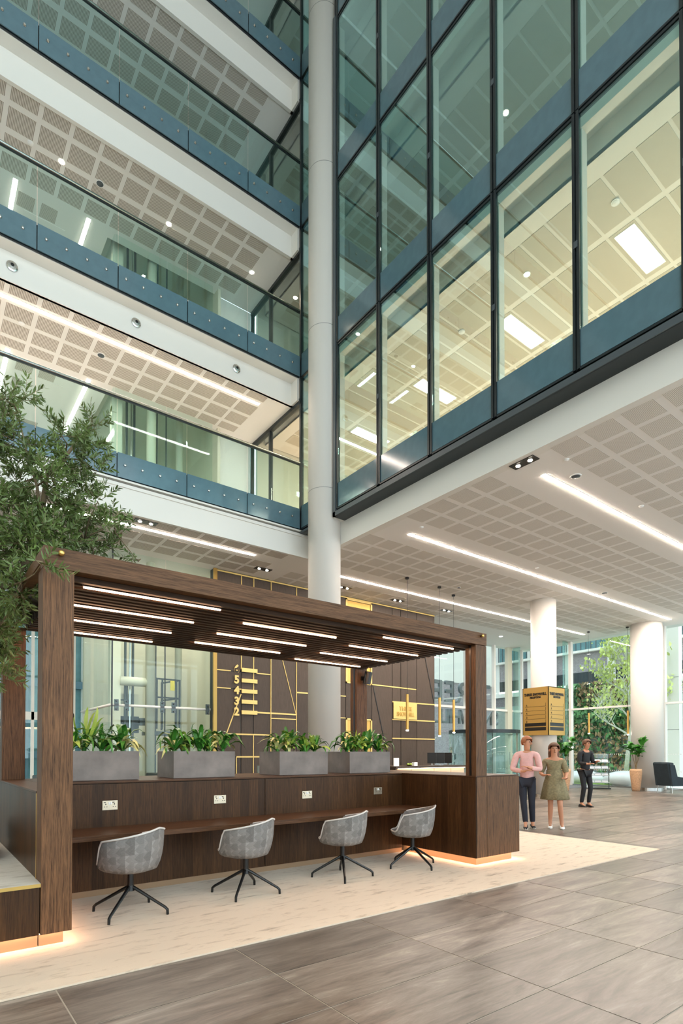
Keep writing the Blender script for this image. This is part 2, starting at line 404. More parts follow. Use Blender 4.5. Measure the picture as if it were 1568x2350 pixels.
# office storeys behind the facade --------------------------------------------
XB = 17.0
for k, z in enumerate(ZJ[:4]):
    fl = box('floor_slab', 'white_paint', XF+.12, XB, -2, 14.72, z+.02, z+.5, kind='structure')
    zc = z+3.50
    lit = (k == 0)
    cm = MB(); cm.box(XF+.46, XB, -2, 14.72, zc+.012, zc+.05); cm.box(XF+.44, XF+.80, -2, 14.72, zc, zc+.04)
    cm.box(XF+.44, XF+.47, -2, 14.72, zc, zc+.40); cm.box(XF+.06, XF+.46, -2, 14.72, zc+.38, zc+.42)
    oc = cm.build('ceiling_office', 'office_grid', kind='structure')
    nx = [(8.72, 9.74), (9.87, 11.30), (11.43, 12.86), (12.99, 14.4)]
    pmesh = [MB().box(0, b-a, 0, .455, 0, .006).mesh('ceiling_tile', 'office_tile') for a, b in nx]
    far = MB()
    lamps = [4.54, 7.09, 9.64, 12.2] if k == 0 else []
    for j in range(26):
        y = 1.5+j*.51
        if y > 14.1: continue
        for q, (a, b) in enumerate(nx):
            if q < 3 and 2.0 < y and k < 3 and not (q == 2 and k > 0): inst('ceiling_tile', pmesh[q], (a, y, zc+.004), oc)
            else: far.box(a, b, y, y+.455, zc+.004, zc+.010)
    far.build('distant_ceiling_tiles', 'office_tile', oc, kind='stuff')
    box('wall_office', 'back_wall', XB, XB+.1, -2, 14.72, z+.5, zc+.4, kind='structure')
    if k == 0:
        names = ['nearest the right edge of the facade', 'second from the right', 'third from the right', 'farthest, next to the column']
        for i, yl in enumerate((4.62, 7.17, 9.73, 12.3)):
            t = empty('light_panel', (9.96, yl, zc), label='bright rectangular panel light in first office ceiling, '+names[i], cat='ceiling light', group='office panel lights')
            MB().box(0, 1.2, 0, .30, -.012, -.004).build('diffuser', 'office_panel', t); MB().box(-.03, 1.23, -.03, .33, -.004, .01).build('frame', 'white_plastic', t)
        for i in range(5):
            area('office_fill', (13.2, 1.6+i*2.6, zc-.05), (0, 0, 0), 1.2, .3, 29, (1, .74, .58))
    for i, yl in enumerate((1.5, 6.0, 10.5)):
        if k == 0: area('office_edge_lamp', (11.9, yl+1, zc-.05), (0, 0, 0), 1.2, .3, 20, (1, .74, .58))

# curtain wall of the offices --------------------------------------------------
PY = 1.508
ym = [10.53-PY*j for j in range(9)]
win = empty('window_1', (XF, 0, 0), kind='structure')
def bay_mesh(y0, y1, zh):
    g = MB().box(-.006, .006, 0, y1-y0, .60, zh).mesh('glass_pane', 'facade_glass')
    s_ = MB().box(-.012, .02, 0, y1-y0, .035, .60).mesh('spandrel_panel', 'blue_spandrel')
    return g, s_
H = 3.93
gm, sm = bay_mesh(0, PY-.11, H-.03)
mull = MB(); mull.box(-.035, .10, -.055, -.012, 0, H); mull.box(-.035, .10, .012, .055, 0, H); mull.box(-.01, .10, -.012, .012, 0, H)
mullm = mull.mesh('mullion', 'dark_frame')
lining = MB().box(.03, .17, -.075, -.055, .60, H-.2).mesh('mullion_lining', 'office_grid')
tran = MB(); tran.box(-.03, .10, 0, PY-.11, -.02, .015); tran.box(-.018, .1, 0, PY-.11, -.075, -.035); tranm = tran.mesh('transom', 'dark_frame')
headm = MB().box(.02, .17, 0, PY-.11, -.26, -.10).mesh('head_lining', 'office_grid')
brk = MB().box(-.045, -.03, -.03, .03, -.05, .05).mesh('bracket', 'frame_grey')
for k, z in enumerate(ZJ):
    for j in range(len(ym)):
        inst('mullion', mullm, (0, ym[j], z), win); inst('mullion_lining', lining, (0, ym[j], z), win)
        if j: inst('bracket', brk, (0, ym[j], z+1.9), win)
        if j+1 < len(ym):
            yl = ym[j+1]+.055
            inst('glass_pane', gm, (0, yl, z), win); inst('spandrel_panel', sm, (0, yl, z), win)
            inst('transom', tranm, (0, yl, z), win); inst('head_lining', headm, (0, yl, z+H), win)
    # the short bay between the round column and the balcony corner
    g = MB().box(-.006, .006, 0, .54, .60, H-.03).build('glass_pane', 'facade_glass', win); g.location = (0, 11.50, z)
    g = MB().box(-.012, .02, 0, .54, .035, .60).build('spandrel_panel', 'blue_spandrel', win); g.location = (0, 11.50, z)
    g = MB().box(-.03, .10, 0, .56, -.02, .015).build('transom', 'dark_frame', win); g.location = (0, 11.49, z)
    g = MB().box(-.04, .06, -.03, .03, 0, H).build('mullion', 'dark_frame', win); g.location = (0, YB+.01, z)
    # corridor partition behind the balcony, in the same plane
    for y in (13.64, 14.72):
        g = MB().box(-.04, .06, -.035, .035, .5, 3.36).build('mullion', 'dark_frame', win); g.location = (0, y, z)
    for y0, y1 in ((12.09, 13.60), (13.68, 14.69)):
        g = MB().box(-.006, .006, 0, y1-y0, .52, 3.28).build('glass_pane', 'clear_glass', win); g.location = (0, y0, z)
        g = MB().box(-.05, .07, 0, y1-y0+.08, 3.26, 3.40).build('transom', 'dark_frame', win); g.location = (0, y0-.03, z)
    hd = MB().tube([(-.05, 0, 1.1), (-.05, 0, 1.6)], .012); hd.bar((-.05, 0, 1.15), (0, 0, 1.15), .012); hd.bar((-.05, 0, 1.55), (0, 0, 1.55), .012)
    g = hd.build('door_handle', 'steel', win); g.location = (0, 13.50, z)
bf = MB().box(-.04, .34, -3, 10.62, 0, .045); bf.m = 1; bf.box(-.06, -.03, -3, 10.62, .0, .10); bf.box(-.06, .0, 10.53, 10.62, 0, 12)
g = bf.build('bottom_frame', ['dark_frame', 'frame_grey'], win); g.location = (0, 0, 7.03)
g = MB().box(-.04, .12, 11.50, YB+.03, 0, .06).build('bottom_frame', 'frame_grey', win); g.location = (0, 0, 7.08)

# balcony storeys ------------------------------------------------------------
for k, z in enumerate(ZJ):
    low = 3.93 if k else 4.5
    sl = MB().box(-12, XF-.02, YB+.06, 14.75, z+.02, z+.5); sl.box(-12, 3.80, 14.75, 22, z+.02, z+.5)
    sl.build('floor_slab', 'ceiling_paint', kind='structure')
    if k: # fascia: flat lip, then a deep white downstand
        zb = z-.60
        t = MB(); t.box(-12, XF-.02, YB+.06, YB+.36, z-.03, z+.02); t.box(-12, XF-.05, YB+.34, YB+.42, zb, z-.02)
        t.box(XF-.10, XF-.04, YB+.05, YB+.42, zb, z-.02)
        t.build('trim_3', 'white_paint', kind='structure')
    if k < 4:
        zc = z+3.35
        c = MB().box(-12, XF-.04, YB+.36, 14.75, zc, zc+.1); c.box(-12, 3.80, 14.75, 22, zc, zc+.1)
        cb = c.build('ceiling_balcony', 'ceiling_paint', kind='structure')
        rows = ((12.47, .26), (13.0, .44), (13.56, .44), (14.12, .30)) if k == 0 else ((12.47, .31), (12.91, .465), (13.52, .32), (13.98, .42))
        pcol = MB().box(0, .49, 0, .465, -.003, .004).mesh('perforated_panel', 'perforated_board_cross') if k == 0 else pcol
        for c_ in range(14):
            x = 6.66-.582*c_
            for y, h in (rows if k < 3 else ()): inst('perforated_panel', pcol, (x, y, zc), cb, scale=(1, h/.465, 1))
        for c_ in range(8):
            for y in ((14.75, 15.5, 16.1, 16.7, 17.3) if k < 3 else ()):
                x = 3.0-.582*c_ - (.1 if c_ % 2 else 0)
                if abs(x+.2-3.33) < .45 or abs(x+.2-1.62) < .3: continue
                inst('perforated_panel', pcol, (x, y, zc), cb, scale=(.7, .9, 1))
        box('access_hatch', 'ceiling_paint', 2.0, 2.9, 15.2, 17.2, zc-.006, zc+.002, cb)
    # corridor back wall
    if True:
        w = MB().box(6.78, 7.86, 14.76, 14.9, z+.5, z+3.35)
        w.build('wall_corridor', 'white_paint', kind='structure')

# round columns ----------------------------------------------------------------
def column(x, y, r, z0, z1, rings, label, foot=True):
    t = empty('round_column', (x, y, 0), label=label, cat='column', kind='structure')
    MB().cyl(0, 0, z0, z1, r, 48).build('shaft', 'column_paint', t, smooth=False)
    for o in t.children:
        for p in o.data.polygons: p.use_smooth = len(p.vertices) == 4
    for z in rings: MB().cyl(0, 0, z-.006, z+.006, r+.0015, 48).build('joint', 'seam', t)
    if foot: MB().cyl(0, 0, 0, .11, r+.012, 48).build('collar', 'steel', t)
    return t
column(7.92, 11.07, .395, 0, 24, (7.75, 11.68, 15.61, 19.5), 'tall white round column at the corner of the glass facade')
column(16.65, 10.75, .405, 0, ZC, (), 'white round lobby column carrying the gold directory sign')
column(22.9, 10.25, .57, 0, ZC, (), 'thick white round column beside the potted fig and armchair')

# walls that close the hall outside the picture: a tall glazed front behind the camera lets the daylight in
box('wall_west', 'back_wall', -12.2, -12, -8, 22, 0, 23.6, kind='structure')
box('wall_office_north', 'back_wall', XF+.2, XB, 14.76, 14.86, 7.1, 23, kind='structure')
box('wall_north', 'back_wall', -12, 3.8, 22, 22.2, 7.1, 23.6, kind='structure')
wsm = MB(); wsm.box(-12, 24, -8.2, -8, 18, 23.6)  # solid upper band, shaped to keep the high sky out of the glass
for i in range(13): wsm.box(-12+i*3-.1, -12+i*3+.1, -8.2, -8, 0, 18)
for z in (3.4, 7.2, 11.1, 15.1): wsm.box(-12, 24, -8.2, -8, z, z+.15)
wsm.build('wall_south', 'back_wall', kind='structure')
box('roof', 'white_paint', -12.2, 24, -8.2, 22.2, 23.6, 23.9, kind='structure')  # unseen, added opaque so no sky veils the balcony and facade glass

# ================================================================ FEATURE WALL
fw = box('wall_feature', 'dark_frame', 6.50, 15.17, YW+.02, YW+.25, 0, ZC, kind='structure')
MB().box(15.10, 15.17, YW+.02, YN, 0, ZC).build('wall_return', 'bronze_panel', kind='structure')
cols = [(6.58, 7.32, (1.34, 1.97, 3.24, 3.73)), (7.32, 7.71, (1.34, 1.97, 3.24, 3.73)), (7.71, 8.275, (1.34, 1.97, 3.73)), (8.275, 9.16, (1.4, 2.46, 2.6)),
        (9.16, 9.9, (1.3, 3.27, 5.0)), (9.9, 10.6, (1.94, 2.57, 3.27, 4.4)), (10.6, 11.04, (1.94, 2.57, 3.27)), (11.04, 12.14, (1.3, 2.57, 3.7)), (12.14, 13.06, (3.71,)),
        (13.06, 13.46, (1.95, 2.6, 3.2, 3.71)), (13.46, 14.24, (1.95, 2.6, 3.2, 3.71)), (14.24, 15.15, (1.95, 2.6, 3.2))]
for a, b, zs in cols:
    zz = (0,)+zs+(ZC-.06,)
    for z0, z1 in zip(zz, zz[1:]):
        if a == 11.04 and (z0 == 3.7 or z0 == 1.3):   # brass framed recesses
            MB().box(a+.06, b-.06, YW+.012, YW+.02, z0+.06, z1-.06).build('recess_lining', 'brass_paint', fw)
            f_ = MB(); f_.box(a, b, YW-.02, YW+.02, z0, z0+.05); f_.box(a, b, YW-.02, YW+.02, z1-.05, z1); f_.box(a, a+.05, YW-.02, YW+.02, z0, z1); f_.box(b-.05, b, YW-.02, YW+.02, z0, z1)
            f_.build('recess_frame', 'gold_pale', fw); continue
        box('panel', 'bronze_panel', a+.012, b-.012, YW-.0, YW+.02, z0+.012, z1-.012, fw)
def strip(a, z0, b, z1, w=.035, mat='gold_pale'):
    MB().bar((a, YW-.004, z0), (b, YW-.004, z1), .02, w*.8).build('inlay_strip', mat, fw)
for s_ in [(6.58, 3.73, 7.0, 3.73), (7.8, 3.73, 8.275, 3.73), (6.58, 3.24, 7.0, 3.24), (7.24, 3.24, 7.33, 3.24), (7.82, 2.61, 9.16, 2.60, .055), (8.28, 2.46, 9.16, 2.455), (6.88, 1.975, 8.275, 1.97, .05), (7.18, 1.34, 8.275, 1.34, .05),
           (7.32, 3.8, 7.32, 6.44), (7.71, 2.6, 7.71, 6.44), (8.275, .1, 8.275, 6.44, .045), (9.16, 1.9, 9.16, 6.44, .045), (7.18, .1, 7.18, 1.34), (7.71, .1, 7.71, 1.97),
           (9.17, 3.27, 9.9, 3.27, .05), (9.9, 3.27, 11.04, 3.27), (9.9, 2.57, 11.04, 2.57), (9.9, 1.94, 12.14, 1.94), (12.14, 3.73, 14.2, 3.70, .045), (13.06, 3.21, 15.15, 3.21, .05),
           (13.06, 2.6, 15.15, 2.6, .05), (13.06, 1.95, 15.15, 1.95, .05), (8.68, 4.17, 9.14, 2.63, .022), (8.1, 6.1, 8.68, 4.17, .022), (7.315, 3.1, 6.88, 2.0, .035), (6.58, 6.46, 15.15, 6.46, .05)]:
    strip(*s_)
MB().box(6.48, 6.58, YW-.03, YW+.03, 0, ZC).build('edge_strip', 'brass', fw)
for s_ in [(12.19, 3.68, 12.62, 2.13, .035), (12.62, 2.13, 12.82, 1.4, .035), (14.55, 5.3, 14.68, 4.81, .035), (14.68, 4.81, 15.12, 3.26, .035)]: strip(*s_, mat='black_metal')
# floor directory of raised brass figures
dr = empty('floor_directory', (7.0, YW-.02, 2.5), label='raised gold floor numbers 6 to 2 with bars on the dark panelled wall', cat='sign')
for i, n in enumerate('65432'):
    z = 1.285-i*.298
    text('numeral', n, .30, .012, 'gold_pale', dr, (.16, -.03, z), FACE_S, bold=.012)
    MB().box(.32, .81, -.035, -.005, z-.055, z+.055).build('name_bar', 'gold_pale', dr)
pl = empty('wall_plaque', (13.65, YW-.02, 2.91), label='pale gold plaque lettered THREE SNOWHILL on the grey panels', cat='sign')
MB().box(-.56, .56, -.02, .0, -.28, .28).build('plate', 'gold_pale', pl)
text('lettering', 'THREE', .20, .006, 'brass_paint', pl, (0, -.028, .07), FACE_S, bold=.004)
text('lettering', 'SNOWHILL', .20, .006, 'brass_paint', pl, (0, -.028, -.12), FACE_S, bold=.004, sx=.8)

# ================================================================ LIFT SHAFT
ls = MB(); ls.box(3.9, 6.78, 17.4, 17.5, 0, 22); ls.box(6.70, 6.78, 14.5, 17.4, 0, 22)
ls.build('wall_shaft', 'lift_cream', kind='structure')
sh = empty('window_2', (0, 0, 0), kind='structure')
for x0, x1 in ((3.90, 5.20), (5.22, 6.50)):
    for z0, z1 in ((0, 2.62), (2.66, 6.5), (7.7, 10.54), (11.65, 14.4), (15.6, 18.35)):
        box('glass_pane', 'lift_glass', x0, x1, 14.40, 14.412, z0+.01, z1-.01, sh)
for y0, y1 in ((14.42, 15.9), (15.92, 17.4)):
    for z0, z1 in ((0, 2.62), (2.66, 6.5), (7.7, 10.54), (11.65, 14.4)): box('glass_pane', 'lift_glass', 3.876, 3.888, y0, y1, z0+.01, z1-.01, sh)
MB().tube([(3.9, 14.47, 2.64), (6.5, 14.47, 2.64)], .035, 12).build('glazing_rail', 'white_paint', sh, smooth=True)
MB().tube([(3.86, 14.5, 2.64), (3.86, 17.4, 2.64)], .035, 12).build('glazing_rail', 'white_paint', sh, smooth=True)
for x in (4.0, 4.25, 5.15, 5.45, 6.4):
    b = MB(); b.box(x-.05, x+.05, 14.42, 14.46, 2.50, 2.78)
    b.tube([(x, 14.37, 2.54), (x, 14.42, 2.54)], .025, 10); b.tube([(x, 14.37, 2.74), (x, 14.42, 2.74)], .025, 10); b.build('glass_clamp', 'frame_grey', sh)
box('steel_post', 'dark_frame', 3.87, 3.90, 14.40, 14.43, 0, ZC, sh)
fr_ = empty('lift_frame', (4.6, 15, 0), label='white lift shaft steelwork with posts and tube beam behind glass', cat='lift frame')
MB().box(-.60, -.34, 0, .2, 0, 22).build('post', 'lift_cream', fr_)
MB().cyl(.40, -.05, 0, 22, .12, 24).build('round_post', 'lift_cream', fr_, smooth=True)
MB().cyl(.40+1.1, .8, 0, 22, .10, 24).build('round_post', 'lift_cream', fr_, smooth=True)
for z in (3.32, 7.3, 11.2, 15.1): MB().tube([(-.36, 0, z), (.42, 0, z)], .12, 16).build('cross_tube', 'lift_cream', fr_, smooth=True)
for x, w, m in ((-.31, .05, 'black_metal'), (-.1, .05, 'frame_grey'), (.03, .03, 'steel'), (.10, .05, 'frame_grey'), (.66, .02, 'frame_grey'), (.74, .02, 'frame_grey'), (1.0, .02, 'frame_grey')):
    MB().box(x, x+w, .5, .56, 0, 22).build('guide_rail', m, fr_)
MB().box(-.28, .35, .7, .9, 2.0, 2.45).build('counterweight', 'frame_grey', fr_)
MB().box(-.25, .30, .6, .8, 2.75, 3.05).build('cross_beam', 'lift_cream', fr_)
MB().box(.3, .45, .45, .6, 2.2, 2.4).build('control_box', 'frame_grey', fr_)
MB().box(.62, 1.35, .4, 1.3, 1.95, 2.05).build('platform', 'frame_grey', fr_)
gr = empty('guard_rail', (5.2, 15.0, 0), label='black tubular guard rail with yellow notice inside lift shaft', cat='railing')
g1 = MB()
for z in (3.45, 2.95): g1.bar((0, 0, z), (.65, .05, z), .04); g1.bar((.65, .05, z), (.45, .9, z), .04)
for x, y in ((0, 0), (.15, .0), (.55, .05), (.65, .05), (.45, .9)): g1.bar((x, y, 2.1), (x, y, 3.47), .04)
g1.build('rail', 'black_metal', gr)
MB().box(.36, .48, -.03, -.02, 3.15, 3.42).build('notice', 'yellow_sign', gr)
g2 = empty('guard_rail', (4.25, 15.3, 0), label='small black guard rail left of the white round lift post', cat='railing')
g1 = MB()
for z in (3.45, 2.85): g1.bar((0, 0, z), (.30, .0, z), .035)
for x in (0, .26): g1.bar((x, 0, 2.1), (x, 0, 3.47), .035)
g1.build('rail', 'black_metal', g2)

# teal glazed wall and white mullions beyond the lifts (daylight side)
wn = empty('window_3', (0, 0, 0), kind='structure')
for i in range(12):
    x = -9.0+i*1.2
    box('mullion', 'white_paint', x-.04, x+.04, 20.0, 20.15, 0, ZC, wn)
    if i < 11:
        for z0, z1 in ((0.0, 2.5), (2.75, ZC)): box('glass_pane', 'clear_glass', x+.05, x+1.15, 20.05, 20.06, z0, z1, wn)
box('transom', 'white_paint', -9, 4.2, 20.0, 20.15, 2.5, 2.75, wn)
st = MB().box(-12, 15, 30, 31, 0, 14); nb = st.build('glazed_office_block', 'teal_wall', label='teal glazed office block seen beyond the lift lobby windows', cat='building')
for i in range(45):
    MB().box(-12+i*.6, -11.9+i*.6, 29.85, 30, 0, 14).build('fin', 'slat_wall' if i % 3 else 'blue_spandrel', nb)
for z in (1.2, 4.6, 8): MB().box(-12, 15, 29.8, 30, z, z+.35).build('band', 'blue_spandrel', nb)

area('shaft_lamp', (5.3, 16.9, 6.3), (R(35), 0, R(180)), 2, .4, 22, (1, .93, .86))
# speed gates
def gate(x, y, label):
    t = empty('speed_gate', (x, y, 0), label=label, cat='turnstile', group='speed gates by the lifts')
    MB().box(-.14, .14, -.7, .7, 0, .86).build('pedestal', 'steel', t, bevel=.03)
    MB().box(-.15, .15, -.72, .72, .86, .96).build('top', 'black_plastic', t, bevel=.02)
    MB().box(-.05, .07, -.735, -.72, .88, .93).build('signal', 'green_signal', t)
    MB().box(.15, .62, -.02, -.005, .25, 1.35).build('wing', 'clear_glass', t)
gate(4.75, 13.3, 'steel speed gate with green light between the first two planters'); gate(2.25, 13.3, 'steel speed gate with green light left of the booth post')
gs = empty('glass_screen', (7.25, 12.6, 0), label='frosted glass screen with round emblem beside the numbered wall', cat='glass screen')
MB().box(-.28, .28, 0, .012, .15, 1.13).build('pane', 'clear_glass', gs)
MB().tube([(.15*math.cos(a*PI/12), -.004, .93+.15*math.sin(a*PI/12)) for a in range(24)], .006, 6, closed=True).build('emblem_ring', 'white_plastic', gs)
text('emblem_letters', 'TC', .15, .002, 'white_plastic', gs, (0, -.006, .93), FACE_S, bold=.003)
MB().box(-.3, -.27, -.03, .04, 0, 1.13).build('post', 'steel', gs)

# ================================================================ EAST AND NORTH GLAZING
we = empty('window_4', (0, 0, 0), kind='structure')
ys = [16.6, 13.95, 9.95, 5.95, 1.95, -2]
for y in ys: box('mullion', 'white_paint', XE-.14, XE+.06, y-.055, y+.055, 0, ZC, we)
for a, b in zip(ys, ys[1:]):
    for z0, z1 in ((.06, 3.38), (3.46, ZC)): box('glass_pane', 'lobby_glass', XE, XE+.012, b+.06, a-.06, z0, z1, we)
box('transom', 'white_paint', XE-.10, XE+.05, -2, YN, 3.38, 3.46, we); box('sill', 'steel', XE-.08, XE+.1, -2, YN, 0, .06, we)
box('glass_fin', 'facade_glass', XE-.55, XE-.15, 14.03, 14.05, 0, ZC, we)
dt = MB()
for y in [13.8-i*.09 for i in range(60)]:
    for z in (1.40, .71): dt.add([(XE-.004, y+.024*math.cos(q*PI/3), z+.024*math.sin(q*PI/3)) for q in range(6)], [(0, 1, 2, 3, 4, 5)])
dt.build('manifestation_dots', 'white_plastic', we, kind='stuff')
wn2 = empty('window_5', (0, 0, 0), kind='structure')
xs = [15.2, 17.4, 19.6, 21.6, 22.73, 23.75]
for x in xs: box('mullion', 'white_paint' if x != 22.73 else 'lift_cream', x-(.05 if x != 22.73 else .17), x+(.05 if x != 22.73 else .17), YN-.12, YN+.05, 0, ZC, wn2)
for a, b in zip(xs, xs[1:]):
    for z0, z1 in ((.04, 2.36), (2.44, 3.42), (3.52, ZC)): box('glass_pane', 'lobby_glass', a+.06, b-.06, YN, YN+.012, z0, z1, wn2)
box('transom', 'white_paint', 15.2, XE, YN-.1, YN+.05, 3.42, 3.52, wn2)
box('glass_fin', 'facade_glass', 23.0, 23.02, YN-.5, YN-.1, 0, ZC, wn2)
dt = MB()
for x in [15.4+i*.12 for i in range(66)]:
    for z in (1.40, .71): dt.add([(x+.03*math.cos(q*PI/3), YN-.004, z+.03*math.sin(q*PI/3)) for q in range(6)], [(5, 4, 3, 2, 1, 0)])
dt.build('manifestation_dots', 'white_plastic', wn2, kind='stuff')
# revolving door drum
rd = empty('revolving_door', (19.6, 15.55, 0), label='glass revolving door drum in the north glazing behind the reception desk', cat='door')
MB().cyl(0, 0, 2.28, 2.42, 1.5, 48).build('canopy', 'dark_frame', rd)
MB().lathe([(1.46, 0), (1.48, 0), (1.48, 2.27), (1.46, 2.27)], n=40).build('drum_glass', 'clear_glass', rd, smooth=True)
for a in range(4):
    b = MB().box(.03, 1.4, -.006, .006, .06, 2.25).build('leaf', 'clear_glass', rd); b.rotation_euler = (0, 0, a*PI/2+.4)
    b = MB().box(1.36, 1.42, -.02, .02, .0, 2.27).build('stile', 'steel', rd); b.rotation_euler = (0, 0, a*PI/2+.4)
MB().cyl(0, 0, 0, 2.28, .04, 12).build('spindle', 'steel', rd)
sd = empty('swing_door', (22.0, YN-.2, 0), label='glass swing door with dark head rail right of the revolving door', cat='door')
MB().box(-.65, .65, -.01, .01, .03, 2.30).build('leaf', 'clear_glass', sd); MB().box(-.75, .75, -.06, .06, 2.31, 2.41).build('head_rail', 'dark_frame', sd)
MB().tube([(.5, -.06, .9), (.5, -.06, 1.5)], .015).build('handle', 'steel', sd)
# letters on the outer face of the glazing: they read from the street
lt = empty('facade_letters', (19.0, YN+.07, 0), label='large shop-front letters THREE SNOWHILL seen from behind above door', cat='sign')
W1 = [('T', 21.05), ('H', 20.30), ('R', 19.50), ('E', 18.67), ('E', 17.90)]
for ch_, x in W1: text('letter', ch_, 1.28, .05, 'letter_grey', lt, (x-19, 0, 4.09), FACE_N, bold=.02)
for ch_, x in zip('SNOWHILL', (21.84, 21.30, 20.60, 19.78, 19.10, 18.70, 18.40, 18.00)): text('letter', ch_, .88, .05, 'letter_grey', lt, (x-19, 0, 3.02), FACE_N, bold=.01)

# ================================================================ OUTSIDE
box('ground', 'paving', 24.3, 60, -12, 50, -.3, -.05, kind='structure'); box('ground', 'paving', -20, 24.3, 22.1, 50, -.3, -.05, kind='structure')
box('grass', 'grass', 24.6, 31, 12.6, 20, -.05, .04, kind='stuff', label='strip of lawn outside the east glazing')
def block(name, x0, x1, y0, y1, face, label, side):
    t = empty(name, (0, 0, 0), label=label, cat='building')
    MB().box(x0, x1, y0, y1, 0, 16).build('wall', 'dark_brick', t)
    a0, a1 = (y0, y1) if side == 'W' else (x0, x1)
    def slab(nm, mat, p0, p1, d0, d1, z0, z1):
        if side == 'W': box(nm, mat, x0-d1, x0-d0, p0, p1, z0, z1, t)
        else: box(nm, mat, p0, p1, y0-d1, y0-d0, z0, z1, t)
    slab('glazing_band', 'teal_wall', a0, a1, .0, .05, 8.35, 10.3); slab('coping', 'white_paint', a0, a1, .05, .4, 8.2, 8.35); slab('coping', 'white_paint', a0, a1, .05, .3, 10.3, 10.5)
    slab('glazing_band', 'dark_frame', a0, a1, 0, .05, 5.95, 6.9); slab('lit_soffit', 'window_glow', a0+1, a1-1, .05, .10, 5.95, 6.1)
    slab('coping', 'white_paint', a0, a1, .05, .35, 5.65, 5.95)
    slab('boundary_wall', 'slat_wall', a0, a1, .5, .7, 0, 4.9)
    n = int((a1-a0)/.9)
    r_ = MB(); s_ = MB()
    for i in range(int((a1-a0)/.35)):
        p = a0+i*.35
        if side == 'W': r_.box(x0-.42, x0-.38, p, p+.05, 8.35, 9.6)
        else: r_.box(p, p+.05, y0-.42, y0-.38, 8.35, 9.6)
    r_.build('railing', 'frame_grey', t, kind='stuff')
    for i in range(int((a1-a0)/3)): slab('pier', 'white_paint', a0+i*3+1, a0+i*3+1.5, .03, .12, 5.95, 10.3)
    return t
block('brick_building', 36, 44, -4, 33, 'W', 'long grey brick building with planted wall outside the east windows', 'W')
block('brick_building', 16, 35, 34, 40, 'S', 'grey brick building outside above the glass doors', 'S')
box('render_wall', 'white_paint', 30, 30.4, 11.9, 13.7, 0, 14, label='tall white rendered wall outside right of thick column', cat='wall')
for z in (2.6, 5.2, 7.8): box('joint', 'seam', 29.99, 30.0, 11.9, 13.7, z, z+.03, bpy.data.objects['render_wall'])
wb = box('white_block', 'dark_brick', 27.6, 33.8, 26.1, 26.9, -.05, 14, label='block with tall white cladding outside above the mirrored lettering', cat='building')
box('cladding', 'white_paint', 27.5, 33.9, 26.0, 26.1, 6.3, 14, wb)
def leafcloud(n, boxes, size, seed, flat=None):
    r = random.Random(seed); m = MB()
    for _ in range(n):
        x0, x1, y0, y1, z0, z1 = boxes[r.randrange(len(boxes))]
        p = Vector((r.uniform(x0, x1), r.uniform(y0, y1), r.uniform(z0, z1))); s = size*r.uniform(.6, 1.3)
        e = Euler((r.uniform(0, 6), r.uniform(0, 6), r.uniform(0, 6))).to_matrix()
        m.add([p+e@Vector(q)*s for q in ((-.5, 0, 0), (0, -.32, .05), (.5, 0, 0), (0, .32, .05))], [(0, 1, 2, 3)])
    return m
gw = empty('planted_wall', (35.1, 18, 0), label='green and russet planted wall along the brick building outside', cat='plants')
def sub(o, m, dx, dy, dz=0): m.v = [(a-dx, b-dy, c-dz) for a, b, c in m.v]; return m
a_ = leafcloud(5200, [(34.8, 35.3, 14.5, 24, .3, 5.3), (34.8, 35.3, 11, 12.6, .3, 5.0), (34.8, 35.3, 17, 22, 2.5, 6.0)], .34, 3); sub(gw, a_, 35.1, 18).build('foliage', 'wall_leaf', gw, kind='stuff')
a_ = leafcloud(3000, [(34.7, 35.2, 15, 23, .3, 3.4), (34.7, 35.2, 16, 20, 4.5, 6.0), (34.7, 35.2, 11, 12.4, .3, 4.8)], .32, 4); sub(gw, a_, 35.1, 18).build('russet_foliage', 'wall_leaf_red', gw, kind='stuff')
gw2 = empty('planted_wall', (26, 33.3, 0), label='planted green wall outside beyond the north doors', cat='plants')
a_ = leafcloud(1800, [(33, 36, 32.8, 33.4, .3, 5.3), (18, 22, 32.8, 33.4, .3, 3.3)], .34, 5); sub(gw2, a_, 26, 33.3).build('foliage', 'wall_leaf', gw2, kind='stuff')

# slender tree outside
tr_ = empty('plane_tree', (30.4, 14.75, 0), label='young pale-barked tree in fresh leaf outside the east windows', cat='tree')
r = random.Random(11); wd = MB(); lf = MB()
def limb(p, d, L, rad, lev):
    pts = [p]; q = Vector(p); dd = Vector(d)
    for i in range(5):
        dd = (dd+Vector((r.uniform(-.14, .14), r.uniform(-.14, .14), r.uniform(-.02, .12)))).normalized(); q = q+dd*L/5; pts.append(q.copy())
    wd.tube(pts, [rad*(1-.7*i/5) for i in range(6)], 6)
    if lev < 3:
        for i in range(2, 6):
            for _ in range(2 if lev else 1):
                a = r.uniform(0, 2*PI); nd = (dd*.6+Vector((math.cos(a), math.sin(a), .35))*.8).normalized(); limb(pts[i], nd, L*.55, rad*.45, lev+1)
    if lev >= 1:
        for i in range(2, 6):
            for _ in range(1):
                if r.random() < .35: continue
                c = pts[i]+Vector((r.gauss(0, .14), r.gauss(0, .14), r.gauss(0, .14))); e = Euler((r.uniform(0, 6), r.uniform(0, 6), 0)).to_matrix(); s = r.uniform(.05, .13)
                lf.add([c+e@Vector(w)*s for w in ((-1, 0, 0), (-.3, -.8, .1), (.7, -.6, 0), (1, .2, .1), (.2, .9, 0))], [(0, 1, 2, 3, 4)])
trunk = [Vector((0, 0, -.05)), Vector((0, -.15, 1.5)), Vector((-.05, -.4, 3)), Vector((.05, -.3, 4.8)), Vector((0, -.1, 6.6)), Vector((.1, -.1, 8.8))]
wd.tube(trunk, [.13, .11, .09, .07, .05, .02], 8)
